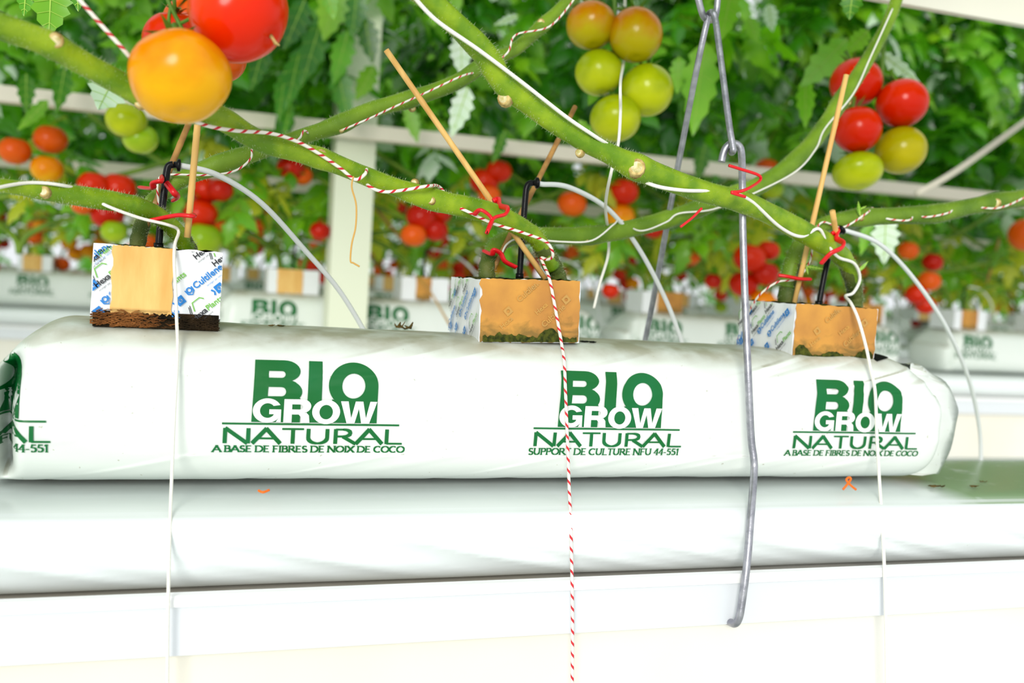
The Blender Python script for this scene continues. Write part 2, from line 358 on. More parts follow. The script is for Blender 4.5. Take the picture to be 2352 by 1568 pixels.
# letters on a unit body (y down, 0 top, 1 baseline): strokes
G = {
 'A': (.86, [[(0, 1), (.42, 0)], [(.40, 0), (.84, 1)], [(.17, .66), (.67, .66)]]),
 'B': (.70, [[(.12, 0), (.12, 1)], [(.12, .03), (.36, .03)] + arc(.36, .24, .2, .21, -90, 90, 8) + [(.12, .46)], [(.36, .46)] + arc(.38, .71, .24, .26, -90, 90, 8) + [(.12, .97)]]),
 'C': (.82, [arc(.46, .5, .40, .47, -50, -310, 18)]),
 'D': (.88, [[(.12, 0), (.12, 1)], [(.12, .03), (.38, .03)] + arc(.38, .5, .42, .47, -90, 90, 12) + [(.12, .97)]]),
 'E': (.66, [[(.12, 0), (.12, 1)], [(.12, .03), (.58, .03)], [(.12, .48), (.5, .48)], [(.12, .97), (.62, .97)]]),
 'F': (.62, [[(.12, 0), (.12, 1)], [(.12, .03), (.58, .03)], [(.12, .48), (.5, .48)]]),
 'I': (.32, [[(.16, 0), (.16, 1)]]),
 'L': (.64, [[(.12, 0), (.12, 1)], [(.12, .97), (.62, .97)]]),
 'N': (.90, [[(.10, 1), (.10, 0)], [(.10, 0), (.76, 1)], [(.78, 1), (.78, 0)]]),
 'O': (.92, [arc(.46, .5, .40, .47, 0, 360, 24)]),
 'P': (.66, [[(.12, 0), (.12, 1)], [(.12, .03), (.36, .03)] + arc(.36, .27, .22, .24, -90, 90, 8) + [(.12, .52)]]),
 'R': (.76, [[(.12, 0), (.12, 1)], [(.12, .03), (.36, .03)] + arc(.36, .26, .22, .23, -90, 90, 8) + [(.12, .5)], [(.34, .5), (.76, 1)]]),
 'S': (.62, [arc(.33, .26, .22, .23, -40, -270, 10) + arc(.31, .74, .24, .24, -90, 150, 10)]),
 'T': (.70, [[(.35, 0), (.35, 1)], [(.02, .03), (.68, .03)]]),
 'U': (.84, [[(.12, 0), (.12, .62)] + arc(.41, .62, .29, .35, 180, 0, 10)[1:] + [(.70, 0)]]),
 'X': (.78, [[(.04, 0), (.72, 1)], [(.70, 0), (.04, 1)]]),
 '4': (.62, [[(.44, 1), (.44, 0)], [(.44, .02), (.04, .68), (.6, .68)]]),
 '5': (.60, [[(.52, .03), (.16, .03), (.12, .45)], arc(.28, .68, .24, .28, -110, 140, 10)]),
 '1': (.44, [[(.24, 1), (.24, 0)], [(.24, .02), (.06, .16)]]),
 '-': (.42, [[(.04, .62), (.36, .62)]]), ' ': (.30, [])}
for c in 'O': pass
def write(text, x0, x1, y0, y1, thick, thin, serif=0, slope=0):
    tot = sum(G[c][0] for c in text); sx = (x1 - x0) / tot; h = y1 - y0; x = x0; parts = []
    for c in text:
        w, st = G[c]
        for s in st:
            pts = [(x + a * sx, y0 + b * h) for a, b in s]
            if c == 'U' : pts = [(x + a * sx, y0 + b * h) for a, b in [(q[0], q[1]) for q in s]]
            parts.append(stroke(pts, thick, thin))
            if serif:
                for (a, b), (a2, b2) in ((s[0], s[1]), (s[-1], s[-2])):
                    if (b in (0, 1)) and abs(a - a2) < .5 * abs(b - b2) + .01 or (c in 'AXNR' and b in (0, 1)):
                        xx = x + a * sx; yy = y0 + (.02 if b == 0 else .98) * h
                        parts.append(stroke([(xx - serif, yy), (xx + serif, yy)], thin, thin))
        x += w * sx
    return join(parts)
# U in the table is drawn with y down: its bowl goes to the baseline
G['U'] = (.84, [[(.12, 0), (.12, .6)] + [(.41 - .29 * cos(math.radians(a)), .6 + .37 * sin(math.radians(a))) for a in range(15, 180, 15)] + [(.70, .6), (.70, 0)]])
# numbers below are the logo's own drawing units, traced from the left print of the bag
Bsh = [(508, 95), (820, 95)] + arc(820, 205, 168, 110, -90, 62, 12) + [(938, 318)] + arc(830, 420, 182, 122, -48, 30, 10) + [(1000, 500), (1000, 745), (490, 745)]
hole1 = [(652, 205), (790, 205)] + arc(790, 240, 40, 36, -90, 90, 8) + [(652, 276)]
hole2 = [(652, 372), (795, 372)] + arc(795, 421, 46, 48, -90, 90, 8) + [(648, 470)]
Ish = [(1080, 95), (1225, 95), (1225, 505), (1225, 745), (1072, 745), (1072, 510)]
Osh = arc(1570, 340, 273, 245, 180, 360, 28) + [(1843, 745), (1340, 745), (1340, 490)] + arc(1570, 340, 273, 245, 140, 178, 6)
Oh = arc(1570, 345, 128, 135, 0, 360, 32)[:-1]
GREEN = [fill([Bsh, hole1, hole2]), fill([Ish]), fill([Osh, Oh])]
GREEN.append(([(1225, 512), (1345, 512), (1345, 745), (1225, 745)], [(0, 1, 2, 3)]))
GREEN.append(stroke([(190, 765), (2100, 765)], 20))
NAT = write('NATURAL', 190, 2150, 812, 975, 42, 20)
Gl = arc(652, 622, 152, 128, -30, -345, 30) + [(798, 610), (672, 610), (672, 660), (725, 660)] + arc(655, 620, 82, 76, 30, 322, 22) 
Gl = arc(652, 622, 152, 130, -28, -322, 30) + [(745, 742), (797, 745), (797, 608), (672, 608), (672, 660), (722, 660)] + arc(655, 622, 80, 78, 42, 320, 22)
Rl = [(826, 497), (1020, 497)] + arc(1020, 570, 96, 74, -90, 75, 10) + [(1068, 640), (1095, 668), (1104, 748), (1016, 748), (1012, 690), (985, 660), (912, 660), (912, 748), (824, 748)]
Rh = [(912, 552), (990, 552)] + arc(990, 579, 40, 27, -90, 90, 8) + [(912, 606)]
Ol = arc(1280, 628, 152, 132, 0, 360, 30)[:-1]; Olh = arc(1280, 630, 73, 78, 0, 360, 24)[:-1]
Wl = [(1436, 510), (1520, 510), (1556, 690), (1600, 510), (1684, 510), (1720, 690), (1762, 510), (1840, 510), (1758, 750), (1670, 750), (1638, 590), (1594, 750), (1508, 750)]
WHITE = [fill([Gl]), fill([Rl, Rh]), fill([Ol, Olh]), fill([Wl])]
T1 = write('A BASE DE FIBRES DE NOIX DE COCO', 105, 2180, 1000, 1069, 17, 10, 14)
T2 = write('SUPPORT DE CULTURE NFU 44-551', 150, 2130, 1000, 1077, 18, 10, 14)
LOGO_S = .117 / 1345                                    # metres per drawing unit
def logo_mesh(kind, fine):
    out = []
    for layer, parts in (('g', GREEN + [NAT, T1 if kind == 1 else T2] if fine else GREEN + [NAT]), ('w', WHITE)):
        vs, fs = join(parts); bm = bmesh.new()
        bv = [bm.verts.new(((x - 1165) * LOGO_S, 0, -(y - 590) * LOGO_S * 1.02)) for x, y in vs]
        for f in fs:
            try: bm.faces.new([bv[a] for a in f])
            except ValueError: pass
        st = .004 if fine else .02
        for ax in (0, 2):
            lo = min(v.co[ax] for v in bm.verts); hi = max(v.co[ax] for v in bm.verts); q = lo + st
            while q < hi:
                co = [0, 0, 0]; co[ax] = q; no = [0, 0, 0]; no[ax] = 1
                bmesh.ops.bisect_plane(bm, geom=bm.verts[:] + bm.edges[:] + bm.faces[:], plane_co=co, plane_no=no); q += st
        bm.verts.index_update()
        out.append((layer, [tuple(v.co) for v in bm.verts], [tuple(v.index for v in f.verts) for f in bm.faces])); bm.free()
    return out
LOGOS = {(k, f): logo_mesh(k, f) for k in (1, 2) for f in (True, False)}

# ------------------------------------------------------------------ printed grow bags
def bag_mesh(x0, x1, dy, nx, nk, seed, detail=1.0):
    vs = []; xs = []
    a, b, cy, cz, ne = .100, .0752, 1.05, .9180, 3.6
    fold = detail >= 1
    for i in range(nx + 1):
        t = i / nx; xs.append(x0 + (x1 - x0) * (.5 - .5 * cos(pi * (t * .86 + .07)) - .012035) / .97593)
    for i, x in enumerate(xs):
        e0, e1 = x - x0, x1 - x
        s0 = (1 - (1 - min(1, e0 / .035)) ** 2.6) ** (1 / 2.6); s1 = (1 - (1 - min(1, e1 / .022)) ** 2.6) ** (1 / 2.6)
        sz = 1.0; sy = .5 + .5 * min(s0, s1)
        dt = max(min(.82 * b, .105 * max(0, 1 - e0 / .09) ** 2), min(.5 * b, .060 * max(0, 1 - e1 / .075) ** 2.4))
        db = min(.6 * b, .05 * max(0, 1 - e0 / .03) ** 2 + .022 * max(0, 1 - e1 / .03) ** 2)
        for k in range(nk):
            th = 2 * pi * k / nk; c, s = cos(th), sin(th)
            y = -a * math.copysign(abs(c) ** (2 / ne), c) * sy; z = b * math.copysign(abs(s) ** (2 / ne), s) * sz
            zc = cz; z *= (1 - dt / b) if z > 0 else (1 - db / b)
            # the folded-in pocket near the left end of the film
            if y < 0 and s0 > .2:
                q = (x - (x0 + .042 + .012 * max(0, z / b))) / .0085
                y += .062 * math.exp(-q * q) * smooth01(-1.0, -.7, z / b) * (1 - smooth01(.35, .75, z / b)) * detail
            d = noise.noise((x * 6, z * 14, seed + (3 if y > 0 else 0))) * .0022 + noise.noise((x * 22 + z * 20, z * 45, seed + 7)) * .0011 * detail
            d += noise.noise((x * 60, z * 30, seed + 11)) * .0012 * (math.exp(-e0 / .06) + math.exp(-e1 / .06)) * detail
            if y < -.08: d += .0006 * math.exp(-((z - .033 - .004 * sin(x * 5)) / .0024) ** 2) * detail
            cr = noise.noise((x * 14 - z * 60, 5.5, seed)); d += .0018 * max(0, .18 - abs(cr)) / .18 * (1 if z < -b * .55 or (z > b * .45 and abs(x - x1) < .25) else .25) * detail
            vs.append((x, cy + dy + y + (-d if y < 0 else d), max(.8402, zc + z + d * .6)))
    fs = [(i * nk + k, (i + 1) * nk + k, (i + 1) * nk + (k + 1) % nk, i * nk + (k + 1) % nk) for i in range(nx) for k in range(nk)]
    fs += [tuple(range(nk)), tuple(range(nx * nk, (nx + 1) * nk))[::-1]]
    return vs, fs
def grow_bag(x0, x1, dy, logos, fine, label, seed, group=None):
    g = thing('grow_bag', label, 'grow bag', ((x0 + x1) / 2, 1.05 + dy, .842), group)
    vs, fs = bag_mesh(x0, x1, dy, 320 if fine else 70, 260 if fine else 44, seed, 1 if fine else .6)
    m = MB(); m.add(vs, fs); m.build('bag_film', M['film'], g)
    bvh = BVHTree.FromPolygons([Vector(v) for v in vs], fs)
    for xc, zc, kind in logos:
        for layer, lv, lf in LOGOS[(kind, fine)]:
            pv = []; ok = []
            for (x, y, z) in lv:
                h = bvh.ray_cast(Vector((xc + x, dy + .5, zc + z)), Vector((0, 1, 0)))
                good = h[0] is not None and h[0].y < dy + 1.04
                ok.append(good)
                pv.append((h[0] + h[1] * 0 + Vector((0, -(.0012 if layer == 'g' else .0017) * (1 if fine else 3), 0))) if good else Vector((0, 0, 0)))
            keep = [f for f in lf if all(ok[a] for a in f)]
            use = sorted({a for f in keep for a in f}); rem = {a: i for i, a in enumerate(use)}
            if not keep: continue
            m = MB(); m.add([pv[a] for a in use], [tuple(rem[a] for a in f) for f in keep])
            m.build('green_print' if layer == 'g' else 'white_lettering', M['greenink'] if layer == 'g' else M['film'], g)
    return g, bvh
bag, BVH = grow_bag(-.188, .868, 0, [(-.1895, .9222, 2), (.1245, .9225, 1), (.4296, .9215, 2), (.7385, .9205, 1)], True,
                    'long white grow bag with green printing lying across the front gutter', 2.7)
# sealed end fin of the bag, folded at the right
m = MB(); vs = []
fin = [(.842, .984), (.872, .978), (.905, .960), (.927, .932), (.926, .905), (.919, .870), (.906, .848)]
fin = [q for q in spline(fin, 4)]
for i, (x, z) in enumerate(fin):
    w = .012 * sin(i * .9) * .4
    for (fx, y) in ((0, .985), (.45, .984 + w), (.8, .995 - w), (1, 1.002), (.8, 1.010 - w), (.45, 1.03), (0, 1.05)):
        vs.append((.835 + (x - .835) * fx, y, z - .002 * sin(fx * 9 + i)))
n = 7; m.add(vs, [(i * n + k, i * n + k + 1, (i + 1) * n + k + 1, (i + 1) * n + k) for i in range(len(fin) - 1) for k in range(n - 1)])
m.build('end_fin', M['film'], bag)
def on_bag(px, py):
    d = ray(px, py); h = BVH.ray_cast(CAM, d); return h[0]

grow_bag(.06, 1.19, PITCH, [(.235, .928, 1), (.541, .928, 2), (.847, .928, 1), (1.12, .928, 2)], False, 'blurred printed bag in the second row behind the white post', 5.1)
grow_bag(1.255, 2.27, PITCH, [(1.39, .928, 2), (1.66, .928, 1), (1.94, .928, 2), (2.19, .928, 1)], False, 'blurred printed bag in the second row behind the wire hanger', 9.4)
grow_bag(2.44, 3.5, PITCH, [(2.577, .928, 1), (2.88, .928, 2), (3.19, .928, 1)], False, 'blurred printed bag in the second row at the right edge', 12.4)
for k in range(9):
    x = -1.95 + k * 1.17
    if k < 8: grow_bag(x, x + 1.0, 2 * PITCH, [(x + .2, .928, 1), (x + .5, .928, 2), (x + .8, .928, 1)], False, 'small blurred white bag in the third row', 20 + k, 'bags of the third row')
for k in range(9):
    x = -1.5 + k * 1.17
    grow_bag(x, x + 1.0, 3 * PITCH, [(x + .25, .928, 1), (x + .75, .928, 2)], False, 'tiny pale bag in the farthest row', 40 + k, 'bags of the farthest row')

# ------------------------------------------------------------------ propagation blocks
def clip_put(m, vf, org, ux, uz, ang, u0, v0, U, V, nrm, off):
    """flat print (verts, faces) turned by ang, put at (u0, v0) of a block face, cut at the face's edges"""
    vs, fs = vf; bm = bmesh.new(); ca, sa = cos(ang), sin(ang)
    bv = [bm.verts.new((u0 + x * ca - y * sa, v0 + x * sa + y * ca, 0)) for x, y in vs]
    for f in fs:
        try: bm.faces.new([bv[a] for a in f])
        except ValueError: pass
    for co, no in (((U[0], 0, 0), (-1, 0, 0)), ((U[1], 0, 0), (1, 0, 0)), ((0, V[0], 0), (0, -1, 0)), ((0, V[1], 0), (0, 1, 0))):
        if bm.faces: bmesh.ops.bisect_plane(bm, geom=bm.verts[:] + bm.edges[:] + bm.faces[:], plane_co=co, plane_no=no, clear_outer=True)
    bm.verts.index_update()
    m.add([org + ux * v.co.x + uz * v.co.y + nrm * off for v in bm.verts], [tuple(v.index for v in f.verts) for f in bm.faces]); bm.free()
def sq(s, hole): return fill([[(-s, -s), (s, -s), (s, s), (-s, s)], arc(0, 0, hole, hole, 0, 360, 14)[:-1]])
TXT = {'cult': font('Cultilene', .0088, .00022), 'hexa': font('Hexa', .0075, .0002), 'plants': font('Plants', .0075, .00015), 'tag': font('stronger par nature', .0024)}
def shift(vf, dx, dy=0): return [(x + dx, y + dy) for x, y in vf[0]], vf[1]
HEXW = max(x for x, y in TXT['hexa'][0])
drop = join([stroke([(.0035 * cos(t), .0035 * sin(t)) for t in [k * pi / 8 for k in range(17)]], .0016), stroke([(-.0055, .003), (-.005, -.004), (0, -.008), (.005, -.004), (.0055, .003)], .0017)])
house = join([stroke([(-.004, -.003), (.001, .009), (.014, .009), (.018, .004)], .0013)])
houseb = join([stroke([(-.006, -.003), (-.001, .009)], .0008), stroke([(-.008, -.002), (-.0035, .008)], .0008)])
dia = sq(.0062, .003); eye = stroke([(.0012 * cos(t), .0012 * sin(t)) for t in [k * pi / 5 for k in range(11)]], .0012)
SM = .64
def sc_(vf): return [(x * SM, y * SM) for x, y in vf[0]], vf[1]
drop, house, houseb, dia, eye = map(sc_, (drop, house, houseb, dia, eye))
def print_face(marks, mb, org, ux, uz, U, V, nrm, squeeze=1):
    for kind, u, v in marks:
        a = math.radians(42)
        def put(ink, vf): mb.cur = ink; clip_put(mb, vf, org, ux, uz, a, u, v, U, V, nrm, .0004)
        if kind == 'c':
            put(1, shift(TXT['cult'], .008)); put(1, shift(drop, .003, .003)); put(1, shift(TXT['tag'], .018, -.0045))
        elif kind == 'h':
            put(2, TXT['hexa']); put(3, shift(TXT['plants'], HEXW + .0003)); put(3, shift(house, .009, .009)); put(2, shift(houseb, .007, .0085)); put(2, shift(TXT['tag'], 0, -.0038))
        elif kind == 'd':
            put(1, dia); mb.cur = 1; put(1, eye); put(1, stroke([(-.0072, -.003), (-.0055, 0), (-.0072, .003)], .0014))
def block(xl, xr, yf, zb, zt, kraft, marks, leftmarks, label, seed, roll=0, wet=True, roots=False, fine=True, yaw=0):
    W, D, H = xr - xl, .118, zt - zb
    g = thing('propagation_block', label, 'block', ((xl + xr) / 2, yf + D / 2, zb))
    c = Vector(((xl + xr) / 2, yf + D / 2, zb)); Rm = Matrix.Rotation(roll, 3, 'Y') @ Matrix.Rotation(yaw, 3, 'Z')
    tw = lambda v: c + Rm @ (Vector(v) - c)
    rnd = random.Random(seed)
    # sleeve: four walls with a slightly ragged upper rim
    m = MB(); nseg = 14
    ring = []
    for (a, b2) in (((xl, yf), (xr, yf)), ((xr, yf), (xr, yf + D)), ((xr, yf + D), (xl, yf + D)), ((xl, yf + D), (xl, yf))):
        for i in range(nseg): ring.append((a[0] + (b2[0] - a[0]) * i / nseg, a[1] + (b2[1] - a[1]) * i / nseg))
    nr = len(ring); rows = 5; vs = []
    for r in range(rows + 1):
        for i, (x, y) in enumerate(ring):
            f = r / rows; w = noise.noise((x * 40, y * 40, f * 3 + seed)) * .0012
            zz = zb + H * f + (rnd.uniform(-.0012, .0008) if r == rows else 0) + (rnd.uniform(0, .004) if r == 0 and roots else 0)
            if roots and r == 0: zz += .008
            vs.append(tw((x + (w if y in (yf, yf + D) else w), y + (w if x in (xl, xr) else 0), zz)))
    m.add(vs, [(r * nr + i, r * nr + (i + 1) % nr, (r + 1) * nr + (i + 1) % nr, (r + 1) * nr + i) for r in range(rows) for i in range(nr)])
    sl = m
    # growing medium inside, mossy and lumpy on top
    m = MB(); n = 16; vs = []
    for i in range(n + 1):
        for j in range(n + 1):
            x = xl + .002 + (W - .004) * i / n; y = yf + .002 + (D - .004) * j / n
            vs.append(tw((x, y, zt - .0005 + noise.noise((x * 70, y * 70, seed)) * .003 + abs(noise.noise((x * 260, y * 260, seed))) * .003)))
    k0 = len(vs)
    m.add(vs, [(i * (n + 1) + j, (i + 1) * (n + 1) + j, (i + 1) * (n + 1) + j + 1, i * (n + 1) + j + 1) for i in range(n) for j in range(n)])
    e = .0025
    q = [tw((x, y, z)) for z in (zb + .001, zt - .006) for x, y in ((xl + e, yf + e), (xr - e, yf + e), (xr - e, yf + D - e), (xl + e, yf + D - e))]
    m.add(q, [(0, 3, 2, 1), (4, 5, 6, 7), (0, 1, 5, 4), (1, 2, 6, 5), (2, 3, 7, 6), (3, 0, 4, 7)])
    m.build('growing_medium', M['moss'], g)
    # kraft paper band on the front with torn edges
    u0, u1 = kraft; m = MB(); n = 26; mz = 12; vs = []
    for r in range(mz + 1):
        f = r / mz
        lo = u0 * W + noise.noise((f * 7, seed, 1)) * .0035 * (u0 > 0 or not roots); hi = u1 * W + noise.noise((f * 6, seed, 4)) * .0025
        for i in range(n + 1):
            x = xl + lo + (hi - lo) * i / n
            z = zb + H * f
            if r == mz: z = zt + rnd.uniform(-.0004, .0008)
            if r == 0: z = zb + (.011 if roots else .0) + abs(noise.noise((x * 150, seed, 0))) * .007
            vs.append(tw((x, yf - .0012 - .0008 * sin(pi * f) + noise.noise((x * 50, z * 50, seed)) * .0006, max(z, zb + .0 + .016 * roots) if r else z)))
    m.add(vs, [(r * (n + 1) + i, r * (n + 1) + i + 1, (r + 1) * (n + 1) + i + 1, (r + 1) * (n + 1) + i) for r in range(mz) for i in range(n)])
    kb = m.build('kraft_band', M['kraftwet'] if wet else M['kraft'], g)
    if fine and wet:
        m = MB()
        O = tw((xl, yf - .0026, zb)); ux, uz, nn = Rm @ Vector((1, 0, 0)), Rm @ Vector((0, 0, 1)), Rm @ Vector((0, -1, 0))
        for vf, u, v in ((TXT['cult'], .042, .042), (dia, .030, .033), (TXT['hexa'], .062, .029), (dia, .094, .046), (TXT['cult'], .070, .016), (TXT['hexa'], .024, .014)):
            clip_put(m, vf, O, ux, uz, math.radians(42), u, v, (.012, W - .004), (.01, H - .004), nn, .0004)
        m.build('faded_print', M['ghostgrey'], kb)
        # mould and moss creeping up from the wet foot
        m = MB(); vs = []; n = 40
        for i in range(n + 1):
            u = W * (.03 + .94 * i / n); hgt = .004 + .013 * max(0, noise.noise((u * 45, seed, 9)) + .25) + .004 * abs(noise.noise((u * 300, seed, 2)))
            for f in (0, .5, 1): vs.append(tw((xl + u, yf - .0026 + .0006 * f, zb + .001 + hgt * f + rnd.uniform(-.001, .001) * f)))
        m.add(vs, [(3 * i + k, 3 * i + 3 + k, 3 * i + 4 + k, 3 * i + 1 + k) for i in range(n) for k in (0, 1)])
        m.build('moss_edge', M['moss'], g)
    ux, uy, uz = Rm @ Vector((1, 0, 0)), Rm @ Vector((0, 1, 0)), Rm @ Vector((0, 0, 1))
    k0, k1 = u0 * W, u1 * W
    if fine:
        if u0 > .02: print_face([q for q in marks if q[1] < k0 + .02], sl, tw((xl, yf - .0014, zb)), ux, uz, (.001, k0 - .001), (.013 if roots else .002, H - .001), -uy)
        if u1 < .98: print_face([q for q in marks if q[1] > k1 - .04], sl, tw((xl, yf - .0014, zb)), ux, uz, (k1 + .0005, W - .0005), (.010 if roots else .002, H - .001), -uy)
        print_face(leftmarks, sl, tw((xl - .0020, yf + D, zb)), -uy, uz, (.001, D - .001), (.002, H - .001), -ux)
    sl.build('printed_sleeve', [M['foil'], M['blueink'], M['blackink'], M['limeink']], g, False)
    if roots:
        m = MB()
        for i in range(520):
            u = rnd.random(); x = xl + .003 + (W - .004) * u; z = zb + .0015 + rnd.random() ** 1.3 * (.014 - .006 * u)
            a = rnd.uniform(-.7, .7); l = rnd.uniform(.004, .010)
            p = Vector((x, yf - .0012 - rnd.random() * .0022, z)); q = p + Vector((cos(a) * l * rnd.choice((-1, 1)), rnd.uniform(-.001, .001), sin(a) * l * .6))
            q.x = min(max(q.x, xl), xr)
            q.z = max(q.z, zb + .001)
            m.cur = 1 if u < .48 + rnd.uniform(-.1, .15) else 0
            m.tube([p, (p + q) / 2 + Vector((0, -.0006, rnd.uniform(-.001, .001))), q], .00042, 4, cap=False)
        m.cur = 0; m.box((xl + .002, yf - .0006, zb), (xr - .001, yf + .004, zb + .015))
        m.build('root_mat', [M['coirdark'], M['coir']], g)
    return g
rowmarks = lambda s: [(k, u, v) for k, u, v in s]
def b1(k, px, py): q = P(px, py, .985); return (k, q.x + .0785, q.z - .9895)
B1M = [b1(*q) for q in (('h', 449, 596), ('c', 433, 676), ('d', 414, 690), ('h', 446, 738), ('h', 360, 684), ('c', 332, 778), ('c', 172, 628), ('h', 222, 662), ('d', 214, 655), ('c', 240, 698), ('d', 226, 716), ('h', 196, 616), ('d', 503, 660), ('h', 492, 612))]
B1 = block(-.0785, .0352, .985, .9895, 1.0645, (.148, .615), B1M,
           [], 'propagation block with narrow tan paper band and brown roots at its foot', 3, roll=.005, wet=False, roots=True)
LM = [('d', .106, .052), ('c', .072, .022), ('h', .092, .006), ('h', .03, .045), ('d', .036, .012), ('h', .036, .022), ('d', .026, .050), ('c', .05, .024), ('h', .004, .03), ('d', .012, .012), ('h', .062, .048), ('c', .0, .006), ('d', .07, .01)]
B2 = block(.2925, .4035, .985, .9905, 1.0565, (.005, .99), [], LM, 'propagation block with wide orange paper front and moss at its foot, middle one', 8, roll=-.035)
B3 = block(.6675, .7815, .985, .9845, 1.0475, (.005, .985), [], LM, 'propagation block with stained orange paper front, near the bag end', 13, roll=.012)
# dark planting hole left open beside the last block
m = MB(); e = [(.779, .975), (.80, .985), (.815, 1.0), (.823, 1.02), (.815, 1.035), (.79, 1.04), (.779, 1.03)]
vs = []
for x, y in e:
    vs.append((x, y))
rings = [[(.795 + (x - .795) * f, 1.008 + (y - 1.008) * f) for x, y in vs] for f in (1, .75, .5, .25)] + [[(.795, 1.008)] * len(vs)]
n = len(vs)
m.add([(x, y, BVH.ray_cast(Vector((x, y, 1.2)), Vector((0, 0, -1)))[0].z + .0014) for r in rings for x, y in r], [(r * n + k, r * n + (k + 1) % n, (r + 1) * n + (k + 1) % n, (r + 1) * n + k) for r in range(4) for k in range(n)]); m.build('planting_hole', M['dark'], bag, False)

# ------------------------------------------------------------------ drip stakes
def drip_stake(shaft, flange, hose, Y, label):
    b = P(*shaft[0], Y); g = thing('drip_stake', label, 'drip stake', b)
    m = MB(); pts, _ = path([(x, y, Y) for x, y in shaft]); m.tube(pts, .0035, 12)
    for s in (0,):
        m.tube([pts[0], pts[0] + Vector((0, 0, .006))], .0046, 10)
    m.build('shaft', M['black'], g)
    f0 = P(*shaft[-1], Y); f1 = P(*flange, Y); d = (f1 - f0).normalized()
    m = MB(); m.tube([f1 - d * .004, f1 - d * .001, f1, f1 + d * .0025, f1 + d * .003], [.003, .0034, .0062, .0062, .004], 14); m.build('flange', M['black'], g)
    m = MB(); hp, _ = path(hose, 8); m.tube([f1] + hp, .0029, 10); m.build('drip_hose', M['tube'], g)
drip_stake([(364, 572), (370, 500), (379, 425), (384, 390), (389, 380), (398, 378)], (408, 379), [(420, 381, 1.035), (500, 402, 1.05), (600, 466, 1.08), (700, 574, 1.12), (780, 668, 1.15), (842, 770, 1.17), (870, 830, 1.175)], 1.035, 'black drip stake standing in the root-footed block, milky hose curving over')
drip_stake([(1193, 640), (1200, 540), (1207, 450), (1210, 430), (1215, 422), (1222, 420)], (1231, 420), [(1245, 423, 1.045), (1310, 431, 1.06), (1400, 483, 1.09), (1470, 575, 1.12), (1530, 690, 1.15), (1568, 790, 1.17), (1585, 850, 1.175)], 1.045, 'black drip stake standing in the middle block between two bamboo sticks')
drip_stake([(1880, 702), (1897, 615), (1914, 560), (1918, 545), (1922, 537), (1926, 533)], (1931, 529), [(1945, 530, 1.05), (2020, 560, 1.07), (2095, 635, 1.10), (2170, 745, 1.13), (2225, 870, 1.17), (2250, 985, 1.20), (2253, 1068, 1.205)], 1.05, 'black drip stake standing in the last block, long hose falling past the bag end')

# ------------------------------------------------------------------ bamboo sticks
def stick(a, b, r, label, mt='bamboo'):
    m = MB(); p, q = P(*a), P(*b); d = q - p
    pts = [p + d * t for t in (0, .2, .22, .24, .6, .62, .64, 1)]
    m.tube(pts, [r, r, r * 1.07, r, r, r * 1.06, r, r * .98], 10); o = m.build('bamboo_stick', M[mt]); tag(o, label, 'stick'); return o
stick((458, 240, .985), (430, 545, 1.0), .0031, 'upright bamboo stick passing behind the red tie of the root-footed block')
stick((440, 268, 1.10), (316, 566, 1.06), .0031, 'slanting bamboo stick behind the black stake of the root-footed block', 'bamboodark')
stick((887, 115, 1.035), (1252, 640, 1.005), .0031, 'long pale bamboo stick leaning left over the middle block')
stick((1321, 245, 1.13), (1122, 638, 1.045), .0031, 'weathered bamboo stick leaning right behind the middle stake', 'bamboodark')
stick((1944, 172, 1.03), (1824, 698, 1.03), .0031, 'slender bamboo stick crossing the red tomatoes above the last block')
stick((1912, 485, .975), (1924, 560, 1.0), .0034, 'short stub of bamboo held by a red tie above the last block')

